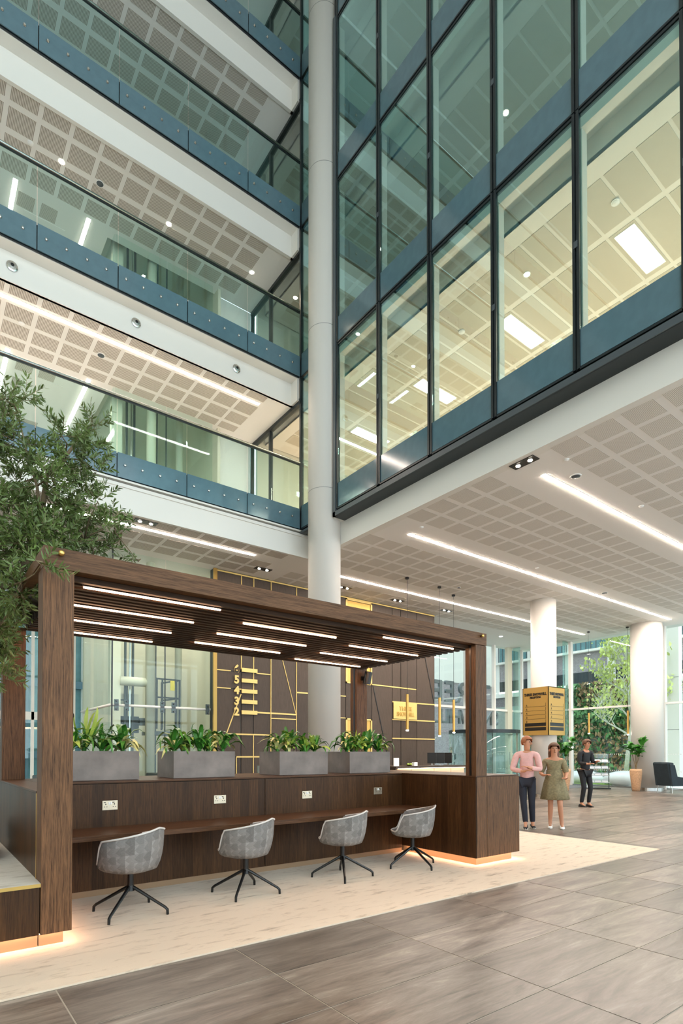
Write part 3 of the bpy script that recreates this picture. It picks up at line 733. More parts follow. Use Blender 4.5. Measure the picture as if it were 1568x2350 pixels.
for i in range(15):
    z = 1.9+i*.44; k = min(4, int(z/1.8)); a = i*2.4; base = Vector((0, -.3, z)); limb(base, (math.cos(a), math.sin(a), .55), 2.3-.09*i, .06, 1)
wd.build('trunk', 'birch_bark', tr_, smooth=True); lf.build('foliage', 'spring_leaf', tr_, kind='stuff')
def stone(x, y, sx, sy, sz, label):
    prof = [(math.cos(t*PI/2)*1.0 if True else 0, math.sin(t*PI/2)) for t in [i/8 for i in range(-5, 9)]]
    o = MB().lathe([(max(.02, c), max(-.6, s_)) for c, s_ in prof], n=28, sx=sx, sy=sy).build('pebble_seat', 'white_stone', None, smooth=True, label=label, cat='bench')
    o.scale = (1, 1, sz); o.location = (x, y, .55*sz)
stone(25.7, 14.5, .75, .95, .40, 'smooth white pebble-shaped seat outside, left of the leaflet rack'); stone(25.3, 12.3, .7, .95, .42, 'smooth white pebble-shaped seat outside, right of the leaflet rack')

# ================================================================ CEILING FITTINGS
def led(x0, x1, y, z, label, w=.085, group=None, along='X', strength='led_white'):
    t = empty('linear_light', (x0, y, z) if along == 'X' else (y, x0, z), label=label, cat='ceiling light', group=group)
    L = x1-x0
    d, h = MB(), MB()
    if along == 'X': d.box(0, L, -w/2, w/2, -.010, -.004); h.box(-.015, L+.015, -w/2-.012, w/2+.012, -.005, -.0005)
    else: d.box(-w/2, w/2, 0, L, -.010, -.004); h.box(-w/2-.012, w/2+.012, -.015, L+.015, -.005, -.0005)
    d.build('diffuser', strength, t); h.build('trim', 'white_plastic', t); return t
led(9.05, 22.71, 5.83, ZC, 'long white strip light in lobby ceiling, nearest the facade edge at right')
led(9.05, 22.72, 9.30, ZC, 'long white strip light in lobby ceiling, running past left of sign column')
led(9.60, 22.70, 12.72, ZC, 'long white strip light in lobby ceiling, farthest, above the pendant lamps')
led(-6, 6.90, 12.69, ZC, 'long strip light under the lowest balcony behind the olive tree')
led(-6, 7.10, 12.86, 10.55, 'long strip light in the ceiling above the lowest balcony', strength='led_soft')
led(14.5, 17.3, 3.33, 10.55, 'short strip light in ceiling above lowest balcony, nearer the lifts', strength='led_soft', along='Y')
led(14.5, 17.3, 1.62, 10.55, 'short strip light in ceiling above lowest balcony, at the left edge', strength='led_soft', along='Y')
led(14.5, 15.9, 3.30, 14.50, 'short strip light in ceiling above second balcony, nearer the lifts', strength='led_soft', along='Y')
led(14.5, 15.9, 1.74, 14.50, 'short strip light in ceiling above second balcony, at the left edge', strength='led_soft', along='Y')
def downlight(x, y, z, label, m='downlight', r=.05):
    t = empty('downlight', (x, y, z), label=label, cat='ceiling light', group='round downlights')
    MB().cyl(0, 0, -.008, .004, r*1.5, 20).build('ring', 'white_plastic', t); MB().cyl(0, 0, -.012, -.008, r, 16).build('lamp', m, t)
for x, w in ((2.49, 'left'), (4.90, 'middle'), (7.20, 'right, next to the glass partition')): downlight(x, 13.45, 14.50, 'glowing round downlight above second balcony, '+w)
downlight(8.9, 12.6, 14.62, 'glowing round downlight in the office behind the second balcony partition')
for x, y, k, w in ((9.35, 3.3, 0, 'at far right'), (9.35, 6.35, 0, 'in third window from right'), (9.35, 8.9, 0, 'by the window next to the column')): downlight(x, y, ZJ[0]+3.5, 'round downlight in first office ceiling '+w, r=.045)
for x, y, k, w in ((9.6, 7.0, 1, 'third storey'), (9.4, 8.1, 2, 'fourth storey')): downlight(x, y, ZJ[k]+3.5, 'round downlight in dim office ceiling, '+w, r=.045)
downlight(20.2, 15.1, ZC, 'small round downlight in far lobby ceiling above the revolving door', m='small_spot', r=.07)
def twin(x, y, label, rz=PI/2, z=ZC):
    t = empty('twin_spotlight', (x, y, z), rz, label=label, cat='spotlight', group='black twin spotlights')
    MB().box(-.24, .24, -.10, .10, -.012, .02).build('housing', 'black_metal', t)
    for s_ in (-1, 1):
        o = MB().lathe([(.03, .0), (.052, -.012), (.055, -.016), (.04, -.014)], n=18).build('reflector', 'steel', t); o.location = (s_*.12, 0, -.004)
        b = MB().cyl(0, 0, -.024, -.014, .034, 14).build('lamp', 'small_spot', o)
twin(8.40, 5.78, 'black twin spotlight by the right facade edge of the lobby ceiling')
twin(4.0, 12.31, 'black twin spotlight under lowest balcony beside the strip light', 0)
twin(7.6, 13.51, 'black twin spotlight above the numbered wall, left of main column', 0)
twin(10.42, 13.52, 'black twin spotlight just right of the main column', 0)
twin(12.71, 13.6, 'black twin spotlight between first and second pendant cords', 0)
twin(15.0, 13.52, 'black twin spotlight behind the third pendant cord', 0)
def disc(name, x, y, z, r, mat, label, cat):
    t = empty(name, (x, y, z), label=label, cat=cat)
    MB().cyl(0, 0, -.014, .003, r, 24).build('rim', 'white_plastic', t); MB().lathe([(r*.1, -.03), (r*.75, -.02), (r*.85, -.012)], n=20).build('grille', mat, t); return t
disc('ceiling_speaker', 9.57, 5.50, ZC, .10, 'frame_grey', 'round grey speaker beside start of nearest lobby strip light', 'speaker')
disc('smoke_detector', 8.9, 5.28, ZC, .045, 'white_plastic', 'small white detector left of the round grey ceiling speaker', 'detector')
disc('smoke_detector', 11.8, 5.36, ZC, .05, 'white_plastic', 'small white detector right of the nearest lobby strip light', 'detector')
disc('ceiling_speaker', 17.3, 9.0, ZC, .10, 'frame_grey', 'round speaker beside the middle lobby strip light above sign column', 'speaker')
disc('smoke_detector', 9.0, 8.85, ZC, .05, 'white_plastic', 'small white detector at the start of the middle lobby strip light', 'detector')
disc('smoke_detector', 13.5, 8.9, ZC, .05, 'white_plastic', 'small white detector halfway along the middle lobby strip light', 'detector')
disc('ceiling_speaker', 3.34, 13.45, 10.55, .09, 'frame_grey', 'round grey speaker in ceiling above the lowest balcony', 'speaker')
disc('smoke_detector', 1.75, 13.47, 10.55, .06, 'white_plastic', 'white smoke detector in ceiling above the lowest balcony', 'detector')
disc('ceiling_speaker', 3.29, 13.44, 14.50, .09, 'frame_grey', 'round grey speaker in ceiling above the second balcony', 'speaker')
disc('smoke_detector', 1.88, 13.44, 14.50, .06, 'white_plastic', 'white smoke detector in ceiling above the second balcony', 'detector')
disc('smoke_detector', 9.5, 8.1, ZJ[0]+3.5, .07, 'white_plastic', 'white detector in lit office ceiling, third window from right', 'detector')
disc('smoke_detector', 9.3, 4.6, ZJ[0]+3.5, .07, 'white_plastic', 'round white detector in lit office ceiling, near right edge', 'detector')
disc('smoke_detector', 9.4, 9.2, ZJ[1]+3.5, .07, 'white_plastic', 'white detector in dim third storey office, second window', 'detector')
disc('smoke_detector', 9.4, 4.9, ZJ[2]+3.5, .07, 'white_plastic', 'white detector in dim fourth storey office ceiling', 'detector')
# round sensors on the white fascia above the strip-lit balcony
for x, w in ((1.44, 'leftmost, at the photo edge'), (3.80, 'middle one'), (6.22, 'rightmost, nearest the main column')):
    t = empty('fascia_spotlight', (x, YB+.34, 10.86), label='small round steel spotlight set in white fascia, '+w, cat='spotlight', group='spotlights on the white fascia')
    o = MB().lathe([(.095, 0), (.10, .02), (.075, .035), (.07, .05), (.03, .055)], n=24).build('body', 'steel', t, smooth=False); o.rotation_euler = (PI/2, 0, 0)
    o = MB().cyl(0, 0, .05, .06, .032, 16).build('lens', 'black_plastic', t); o.rotation_euler = (PI/2, 0, 0)

# ================================================================ BALUSTRADES
def bal_pane(x0, x1): return MB().box(0, x1-x0, -.008, .008, 0, 1).mesh('g', 'balcony_glass')
names = ['lowest balcony', 'second balcony', 'third balcony', 'top balcony']
XJ = [7.85-1.51*i for i in range(13)]
gp = MB().box(0, 1.49, -.008, .008, .52, 1.65).mesh('glass_pane', 'balcony_glass'); sp_ = MB().box(0, 1.49, -.014, .006, .0, .515).mesh('spandrel_panel', 'blue_spandrel')
bt = MB().lathe([(.028, 0), (.03, .012), (.022, .03), (.008, .034)], n=14).mesh('bolt', 'steel')
for k, z in enumerate(ZJ):
    t = empty('balustrade', (0, YB, z), label='frameless glass balustrade of the '+names[k]+' with blue-grey skirt and steel handrail', cat='balustrade')
    for x in XJ[1:]:
        inst('glass_pane', gp, (x+.01, 0, 0), t); s0 = inst('spandrel_panel', sp_, (x+.01, 0, 0), t)
        if x > -1.5:
            for q in (.16, .52, .90, 1.27): inst('bolt', bt, (x+q, -.014, .27), t, rot=(PI/2, 0, 0))
    MB().tube([(-10.3, -.01, 1.70), (7.84, -.01, 1.70)], .030, 12).build('handrail', 'steel', t, smooth=True); MB().box(-10.3, 7.84, -.018, .018, 1.645, 1.665).build('channel', 'dark_frame', t)
    MB().box(-10.3, 7.84, .02, .05, -.02, .5).build('backing', 'dark_frame', t)

# ================================================================ THE BOOTH
F = 4.64
pg = empty('pergola', (0.757, F, 0), label='dark oak pergola with slatted roof and glowing strip lights over the work desk', cat='pergola')
def P(m, name, mat, **kw): m.v = [(a-.757, b-F, c) for a, b, c in m.v]; return m.build(name, mat, pg, **kw)
P(MB().box(.757, .970, F, F+.20, .11, 2.833), 'post', 'oak_upright', bevel=.002)
P(MB().box(5.690, 5.903, F, F+.17, 1.158, 2.833), 'post', 'oak_upright', bevel=.002)
P(MB().box(.765, .985, 7.05, 7.22, 1.158, 2.833), 'post', 'oak_upright', bevel=.002)
P(MB().box(5.690, 5.903, 7.05, 7.22, 1.158, 2.833), 'post', 'oak_upright', bevel=.002)
P(MB().box(5.684, 5.690, F+.075, F+.105, 1.16, 2.83), 'groove', 'black_metal'); P(MB().box(5.684, 5.690, 7.10, 7.13, 1.16, 2.83), 'groove', 'black_metal')
P(MB().box(.757, 5.903, F-.004, F+.11, 2.838, 2.995), 'beam', 'oak_beam', bevel=.002)
P(MB().box(.757, 5.903, 7.1, 7.21, 2.90, 2.995), 'beam', 'oak_beam', bevel=.002)
P(MB().box(.757, .84, F+.11, 7.1, 2.90, 2.995), 'beam', 'oak_beam', bevel=.002)
P(MB().box(5.80, 5.903, F+.11, 7.1, 2.90, 2.995), 'beam', 'oak_beam', bevel=.002)
rows = [(4.88, 'A'), (5.52, 'A'), (6.15, 'A'), (6.78, 'A'), (5.24, 'B'), (5.87, 'B'), (6.50, 'B')]
sl_me = MB().box(0, 4.80, -.024, .024, 2.80, 2.90).mesh('roof_slat', 'oak_slat')
y = 4.79
i = 0
while y < 7.1:
    inst('roof_slat', sl_me, (.975-.757, y-F, 0), pg); y += .105
P(MB().box(.80, 5.86, F+.11, 7.1, 2.902, 2.915), 'roof_board', 'black_metal')
lm = MB().box(0, 1.2, -.007, .007, 2.788, 2.800).mesh('light_bar', 'led_core')
hm = MB().box(-.01, 1.21, -.017, .017, 2.800, 2.83).mesh('light_housing', 'black_metal')
for y, q in rows:
    for x in ((1.09, 4.335) if q == 'A' else (2.715,)):
        o = inst('light_bar', lm, (x-.757, y-F, 0), pg); inst('light_housing', hm, (0, 0, 0), o)
for x in (.873, 5.79):
    k = MB().lathe([(.012, 0), (.012, .012), (.021, .02), (.023, .03), (.018, .042), (.006, .046)], n=20); o = k.build('peg', 'brass', pg, smooth=True); o.rotation_euler = (PI/2, 0, 0); o.location = (x-.757, -.004, 2.95)
lsx = empty('wall_speaker', (5.80, 7.045, 2.66), label='small black cylinder speaker on the rear right pergola post', cat='speaker')
MB().box(-.03, .03, -.03, .0, -.03, .03).build('bracket', 'black_metal', lsx); o = MB().cyl(0, 0, -.10, .10, .062, 24).build('body', 'black_metal', lsx, smooth=False); o.location = (.03, -.10, 0); o.rotation_euler = (.15, .1, 0)

# counter wall behind the desk -------------------------------------------------
cw = empty('counter_wall', (.97, 6.0, 0), label='dark oak panelled counter wall behind the desk carrying four planters', cat='counter')
def C(x0, x1, y0, y1, z0, z1, name, mat, **kw): return MB().box(x0-.97, x1-.97, y0-6, y1-6, z0, z1).build(name, mat, cw, **kw)
C(.97, 5.69, 6.03, 7.2, .09, 1.14, 'body', 'oak_veneer')
for a, b in ((.972, 3.404), (3.412, 5.688)):
    C(a, b, 6.0, 6.03, .70, 1.135, 'panel', 'oak_veneer'); C(a, b, 6.0, 6.03, .075, .645, 'panel', 'oak_veneer')
C(.97, 5.69, 5.99, 7.2, 1.143, 1.16, 'ledge', 'oak_top', bevel=.001); C(.97, 5.69, 6.012, 6.03, .012, .09, 'plinth', 'plinth_bronze')
dk = empty('worktop', (.97, 5.4, 0), label='long dark oak worktop fixed along the counter wall above the chairs', cat='desk')
MB().box(0, 4.72, .0, .60, .652, .70).build('top', 'oak_top', dk, bevel=.002)
MB().box(0, 4.72, .57, .60, .61, .652).build('batten', 'oak_top', dk)
def socket(x, label):
    t = empty('double_socket', (x, 5.998, .917), label=label, cat='socket', group='sockets above the worktop')
    MB().box(-.075, .075, -.006, 0, -.048, .048).build('plate', 'socket_plate', t, bevel=.002)
    for s_ in (-1, 1):
        h = MB(); cx = s_*.042
        h.box(cx-.005, cx+.005, -.008, -.005, .006, .018); h.box(cx-.016, cx-.007, -.008, -.005, -.018, -.011); h.box(cx+.007, cx+.016, -.008, -.005, -.018, -.011)
        h.build('socket_holes', 'black_plastic', t)
        MB().box(cx-.020 + s_*.0, cx+.0, -.008, -.005, .026, .034).build('indicator', 'black_plastic', t)
        MB().box(s_*.009-.007, s_*.009+.007, -.011, -.005, .008, .034).build('switch', 'white_plastic', t, bevel=.001)
for x, w in ((1.604, 'leftmost, behind the first chair'), (2.815, 'between the second planter and second chair'), (4.02, 'below the third planter'), (5.22, 'rightmost, below the fourth planter')): socket(x, 'double power socket in wood panel, '+w)

# end cabinet on the right ------------------------------------------------------
ec = empty('end_cabinet', (5.69, F, 0), label='low dark oak end cabinet on a lit plinth at the right of the booth', cat='cabinet')
def E_(x0, x1, y0, y1, z0, z1, name, mat, **kw): return MB().box(x0-5.69, x1-5.69, y0-F, y1-F, z0, z1).build(name, mat, ec, **kw)
E_(5.70, 6.58, F+.02, 7.2, .112, 1.14, 'body', 'oak_veneer')
E_(5.69, 5.902, F, F+.02, .112, 1.14, 'panel', 'oak_upright'); E_(5.908, 6.592, F, F+.02, .112, 1.14, 'panel', 'oak_upright'); E_(5.684, 5.70, F+.0, 6.0, .112, 1.14, 'panel', 'oak_veneer')
E_(5.684, 6.592, F, 7.2, 1.143, 1.158, 'ledge', 'oak_top', bevel=.001)
E_(5.77, 6.51, F+.07, 7.1, .012, .112, 'plinth', 'plinth_bronze')
ls_ = MB(); ls_.box(5.705, 6.565, F+.035, F+.05, .108, .1115); ls_.box(5.71, 5.725, F+.06, 6.0, .108, .1115); ls_.box(6.55, 6.565, F+.06, 7.1, .108, .1115)
ls_.v = [(a-5.69, b-F, c) for a, b, c in ls_.v]; ls_.build('plinth_light', 'led_warm', ec)
# side wall on the left ---------------------------------------------------------
sw = empty('side_wall', (.757, F+.2, 0), label='low dark oak side wall between the bench platform and the desk', cat='counter')
MB().box(.012, .21, 0, 2.36, .11, 1.14).build('body', 'oak_veneer', sw); MB().box(0, .012, 0, 2.36, .49, 1.14).build('panel', 'oak_veneer', sw)
MB().box(-.004, .213, -.0, 2.36, 1.143, 1.158).build('ledge', 'oak_top', sw); MB().box(-.003, .006, 0, .02, .49, 1.14).build('edge_trim', 'brass', sw)
MB().box(-.001, .166, -.13, 2.3, .012, .108).build('plinth', 'plinth_bronze', sw)
MB().box(.185, .195, -.15, 1.1, .106, .1095).build('plinth_light', 'led_warm', sw); MB().box(.0, .185, -.165, -.15, .106, .1095).build('plinth_light', 'led_warm', sw)
# bench platform ----------------------------------------------------------------
bp = empty('bench_platform', (-2.5, F, 0), label='wood fronted bench platform with pale stone seat and gold edge, left edge', cat='bench')
MB().box(0, 3.25, .005, 2.6, .112, .462).build('front', 'oak_veneer', bp); MB().box(0, 3.257, .0, 2.6, .475, .49).build('seat', 'bench_stone', bp)
MB().box(0, 3.257, -.004, .012, .463, .489).build('gold_edge', 'brass', bp); MB().box(0, 3.25, .07, 2.5, .012, .11).build('plinth', 'plinth_bronze', bp)
MB().box(0, 3.24, .035, .05, .108, .1115).build('plinth_light', 'led_warm', bp)

# planters -----------------------------------------------------------------------
def strap(L, w, lift, droop, seg=5):
    """arching strap leaf along +X, folded along its midrib"""
    v = []; f = []
    for i in range(seg+1):
        t = i/seg; x = L*t*(1-.25*droop*t); z = L*(lift*t-droop*t*t); ww = w*math.sin(PI*min(1, .12+t*.88))**.7*(1 if t < 1 else .05)
        v += [(x, -ww/2, z+ww*.18), (x, 0, z), (x, ww/2, z+ww*.18)]
    for i in range(seg):
        for q in (0, 1): f.append((i*3+q, i*3+q+1, i*3+q+4, i*3+q+3))
    return v, f
LEAF = {}
for kind, (mat, specs) in {'dark': ('leaf_green', [(.24, .030, 1.2, 1.15), (.28, .032, 1.5, 1.5), (.20, .034, 1.0, 1.0)]), 'lime': ('leaf_lime', [(.22, .045, 1.3, 1.1), (.18, .05, .9, .75)]),
                           'cream': ('leaf_cream', [(.22, .03, 1.0, 1.15), (.20, .035, .8, .9)]), 'tall': ('leaf_green', [(.20, .04, 2.0, 1.0), (.22, .035, 1.7, 1.0)]), 'talllime': ('leaf_lime', [(.26, .028, 1.9, .9)])}.items():
    LEAF[kind] = []
    for s_ in specs:
        m = MB(); m.add(*strap(*s_)); LEAF[kind].append(m.mesh('leaf', mat, True))
crown = MB().lathe([(.02, -.02), (.025, .03), (.008, .06)], n=8).mesh('plant', 'leaf_green')
def planter(x, label, seed, plants):
    t = empty('planter', (x, 6.20, 1.16), label=label, cat='planter', group='planters on the counter')
    m = MB(); w, d, h, k = .76, .53, .31, .018
    m.box(0, w, 0, d, .004, .03); m.box(0, w, 0, k, .03, h); m.box(0, w, d-k, d, .03, h); m.box(0, k, k, d-k, .03, h); m.box(w-k, w, k, d-k, .03, h)
    m.build('trough', 'planter_zinc', t); box('soil', 'soil', k, w-k, k, d-k, .2, h-.04, t)
    r = random.Random(seed)
    for px, py, kinds, n, sc in plants:
        p = inst('plant', crown, (px*w, py*d, h+.0), t)
        for i in range(int(n*1.25)):
            kd = kinds[r.randrange(len(kinds))]; me = LEAF[kd][r.randrange(len(LEAF[kd]))]; s_ = sc*r.uniform(1.1, 1.65)
            inst('leaf', me, (0, 0, .0), p, rot=(r.uniform(-.3, .3), r.uniform(-.95, .2), i*2.4+r.uniform(-.4, .4)), scale=(s_, s_, s_))
D = ['dark', 'dark', 'dark', 'lime']; Lm = ['lime', 'cream', 'lime', 'dark']; Tt = ['tall', 'tall', 'dark', 'dark']
planter(1.20, 'grey metal planter with mixed leafy plants, leftmost, beside the post', 1, [(.15, .35, Lm, 20, 1.1), (.36, .6, ['tall', 'talllime', 'dark'], 20, 1.0), (.55, .35, D, 18, 1), (.85, .4, ['dark', 'dark', 'cream'], 30, 1.15), (.62, .75, Tt, 14, .9)])
planter(2.345, 'grey metal planter with mixed leafy plants, second from the left post', 2, [(.1, .35, ['dark', 'dark', 'cream'], 28, 1.15), (.32, .6, Lm, 20, 1.1), (.52, .4, Tt, 24, .95), (.72, .6, ['dark', 'lime'], 20, 1), (.9, .35, ['dark', 'cream', 'dark'], 30, 1.15)])
planter(3.735, 'grey metal planter with mixed leafy plants, left of the main column', 3, [(.1, .35, ['dark', 'dark', 'cream'], 26, 1.1), (.35, .5, Lm, 22, 1.15), (.5, .75, ['tall', 'lime'], 16, .9), (.65, .35, ['dark', 'lime'], 22, 1), (.9, .4, D, 26, 1.05)])
planter(4.875, 'grey metal planter with mixed leafy plants, rightmost on the counter', 4, [(.12, .35, ['dark', 'dark', 'cream'], 26, 1.1), (.38, .4, Lm, 24, 1.15), (.45, .75, ['talllime', 'dark'], 10, .75), (.68, .5, ['dark', 'tall'], 20, .9), (.9, .35, D, 28, 1.1)])

# ================================================================ SWIVEL CHAIRS
def chair_shell():
    nU, nV = 48, 9; v = []; f = []; uv = []
    def rim(ph):   # ph = 0 front, PI back
        a = abs(((ph+PI) % (2*PI))-PI)/PI
        s1 = min(1, max(0, (a-.22)/.16)); s1 = s1*s1*(3-2*s1); s2 = min(1, max(0, (a-.30)/.70))
        return .455+.200*s1+.118*s2
    for i in range(nU):
        ph = 2*PI*i/nU; zr = rim(ph); c, s = math.cos(ph), math.sin(ph)
        ax, ay = .270, .275
        for j in range(nV):
            t = j/(nV-1)
            if t < .35: rr = t/.35*.80; z = .370+.022*(t/.35)**3
            else:
                q = (t-.35)/.65; rr = .80+.20*math.sin(min(1, q*1.35)*PI/2)**.75; z = .392+(zr-.392)*(q**1.15)
            p = abs(c)**.95*(1 if c > 0 else -1), abs(s)**.95*(1 if s > 0 else -1)
            back = max(0, -c)*.03*max(0, t-.35)
            v.append((p[0]*ax*rr-back*(1.0), p[1]*ay*rr, z)); uv.append((i/nU, t))
    for i in range(nU):
        for j in range(nV-1): f.append((i*nV+j, ((i+1) % nU)*nV+j, ((i+1) % nU)*nV+j+1, i*nV+j+1))
    me = bpy.data.meshes.new('shell'); me.from_pydata(v, [], f); me.materials.append(M['chair_fabric'])
    ul = me.uv_layers.new()
    for p in me.polygons:
        ii = [me.loops[l].vertex_index for l in p.loop_indices]
        for l, vi in zip(p.loop_indices, ii):
            u, w = uv[vi]
            if u == 0 and max(uv[q][0] for q in ii) > .9: u = 1.0
            ul.data[l].uv = (u, w)
    me.polygons.foreach_set('use_smooth', [True]*len(me.polygons))
    rimpts = [v[i*nV+nV-1] for i in range(nU)]
    return me, rimpts
shell_me, rimpts = chair_shell()
def chair(x, y, rz, base_rz, label):
    t = empty('swivel_chair', (x, y, .012), rz, label=label, cat='chair', group='tub chairs at the worktop')
    o = inst('shell', shell_me, (0, 0, 0), t); md = o.modifiers.new('thick', 'SOLIDIFY'); md.thickness = .028; md.offset = -1
    MB().tube(rimpts, .009, 8, closed=True).build('piping', 'piping', t, smooth=True)
    MB().lathe([(.02, .405), (.20, .405), (.225, .42), (.215, .445), (.16, .46), (.02, .463)], n=28).build('seat_cushion', 'chair_fabric', t, smooth=True)
    MB().cyl(0, 0, .215, .385, .026, 20).build('stem', 'black_metal', t); MB().cyl(0, 0, .20, .25, .036, 20, .03).build('hub', 'black_metal', t)
    for k in range(4):
        a = base_rz-rz+k*PI/2; c, s = math.cos(a), math.sin(a)
        MB().tube([(c*.02, s*.02, .235), (c*.06, s*.06, .215), (c*.33, s*.33, .065), (c*.352, s*.352, .045), (c*.355, s*.355, .0)], [.016, .016, .013, .013, .012], 8).build('leg', 'black_metal', t)
plain('piping', '#cfc9c4', .8)
chair(1.569, 5.190, R(128), R(45), 'grey patchwork tub swivel chair nearest the left pergola post')
chair(2.733, 5.205, R(126), R(47), 'grey patchwork tub swivel chair, second from the left post')
chair(3.986, 5.205, R(122), R(57), 'grey patchwork tub swivel chair, third from the left post')
chair(5.075, 5.160, R(136), R(86), 'grey patchwork tub swivel chair nearest the right end cabinet')

# ================================================================ PENDANTS, SIGN, DESK
def pendant(x, y, zb, zt, label):
    t = empty('pendant_lamp', (x, y, ZC), label=label, cat='pendant lamp', group='brass tube pendants')
    MB().cyl(0, 0, -.05, 0, .055, 20).build('canopy', 'black_metal', t); MB().cyl(0, 0, zt-ZC, -.05, .006, 6).build('cord', 'black_metal', t)
    MB().cyl(0, 0, zb-ZC, zt-ZC, .04, 20).build('tube', 'brass_paint', t); MB().cyl(0, 0, zb-ZC-.03, zb-ZC, .036, 16, .038).build('lens', 'small_spot', t)
pendant(11.26, 11.65, 2.11, 3.13, 'brass tube pendant lamp in front of the gold plaque'); pendant(12.66, 11.70, 1.98, 3.12, 'brass tube pendant lamp just left of the pergola end, lowest hung')
pendant(13.68, 12.04, 2.11, 3.14, 'brass tube pendant lamp nearest the rear of the pergola end post'); pendant(22.3, 12.30, 2.27, 3.11, 'brass tube pendant lamp hanging before the tree, left of two')
pendant(22.7, 10.89, 2.20, 3.14, 'brass tube pendant lamp before the tree, beside the thick column')
disc('smoke_detector', 13.2, 11.4, ZC, .06, 'black_metal', 'small dark sensor between the second and third pendant cords', 'detector')
ds = empty('directory_sign', (16.65, 10.75, 2.03), label='gold box directory sign lettered THREE SNOWHILL RECEPTION around round column', cat='sign')
h = .48; Hs = 1.56
m = MB()
for a in range(4):
    pass
m.box(-h, h, -h, -h+.02, 0, Hs); m.box(-h, h, h-.02, h, 0, Hs); m.box(-h, -h+.02, -h, h, 0, Hs); m.box(h-.02, h, -h, h, 0, Hs)
m.box(-h, h, -h, -.42, Hs-.02, Hs); m.box(-h, h, .42, h, Hs-.02, Hs); m.build('casing', 'sign_gold', ds)
for rot, off in ((FACE_W, lambda a, z, d: (-h-d, -a, z)), (FACE_S, lambda a, z, d: (a, -h-d, z))):
    text('heading', 'THREE SNOWHILL', .115, .004, 'black_plastic', ds, off(0, 1.33, .004), rot, bold=.006, sx=.83)
    text('subheading', 'RECEPTION', .085, .004, 'black_plastic', ds, off(0, 1.23, .004), rot, bold=.005, sx=.85)
    def slab(a0, a1, z0, z1, nm, mat):
        p, q = off(a0, z0, .004), off(a1, z1, -.001)
        MB().box(p[0], q[0], p[1], q[1], z0, z1).build(nm, mat, ds)
    for i, n in enumerate('65432'):
        z = .93-i*.135
        slab(-.38, .38, z, z+.008, 'rule', 'black_plastic'); text('numeral', n, .09, .003, 'black_plastic', ds, off(-.32, z+.055, .004), rot)
        slab(.375, .383, z, z+.11, 'rule', 'black_plastic')
    for z in (.29, .15): slab(-.39, .39, z, z+.11, 'name_bar', 'black_plastic')

rc = empty('reception_desk', (11.2, 12.1, 0), label='reception desk with pale glowing front panels and grey top by the panelled wall', cat='desk')
MB().box(0, 3.05, 0, .75, .02, 1.0).build('body', 'bronze_panel', rc); MB().box(-.05, 3.15, -.10, .85, 1.0, 1.06).build('top', 'bronze_panel', rc)
for a, b in ((.05, .62), (.64, 1.60), (1.62, 2.36), (2.38, 3.0)): MB().box(a, b, -.03, -.0, .06, .97).build('front_panel', 'desk_glow_panel', rc)
MB().box(.05, 3.0, -.075, -.06, .985, .998).build('front_light', 'desk_glow', rc)
def monitor(x, y, rz, label):
    t = empty('monitor', (x, y, 1.06), rz, label=label, cat='monitor', group='monitors on the reception desk')
    MB().box(-.14, .14, -.012, .012, .06, .40).build('screen', 'black_plastic', t, bevel=.004); MB().box(-.14, .14, .012, .016, .06, .40).build('rear_shell', 'white_plastic', t)
    MB().box(-.02, .02, .01, .03, 0, .2).build('stand', 'steel', t); MB().box(-.1, .1, -.07, .09, 0, .012).build('foot', 'steel', t)
monitor(13.0, 12.35, R(-50), 'black monitor on the reception desk, left one'); monitor(13.38, 12.35, R(-50), 'black monitor on the reception desk, second from left'); monitor(13.9, 12.5, R(-62), 'slim monitor seen edge-on at the right end of the reception desk')
def tagm(mb, name, mat, **kw): return mb.build(name, mat, None, **kw)
o = box('card_stand', 'white_plastic', 11.25, 11.45, 12.2, 12.23, 1.06, 1.30, label='upright white card holder at left end of reception desk', cat='stand')
o = box('tissue_box', 'white_plastic', 11.98, 12.12, 12.1, 12.2, 1.06, 1.17, label='small white box on the reception desk beside a green apple dish', cat='box')
fb = empty('apple_dish', (11.82, 12.16, 1.06), label='low dish with green fruit on the reception desk', cat='dish')
MB().lathe([(.03, 0), (.10, .03), (.11, .04), (.02, .012)], n=16).build('dish', 'brass', fb)
for dx, dy in ((0, .04), (.05, -.02), (-.05, -.02)): o = MB().lathe([(.01, .02), (.035, .03), (.04, .055), (.02, .085), (.004, .08)], x=dx, y=dy, n=10).build('apple', 'leaf_lime', fb, smooth=True)

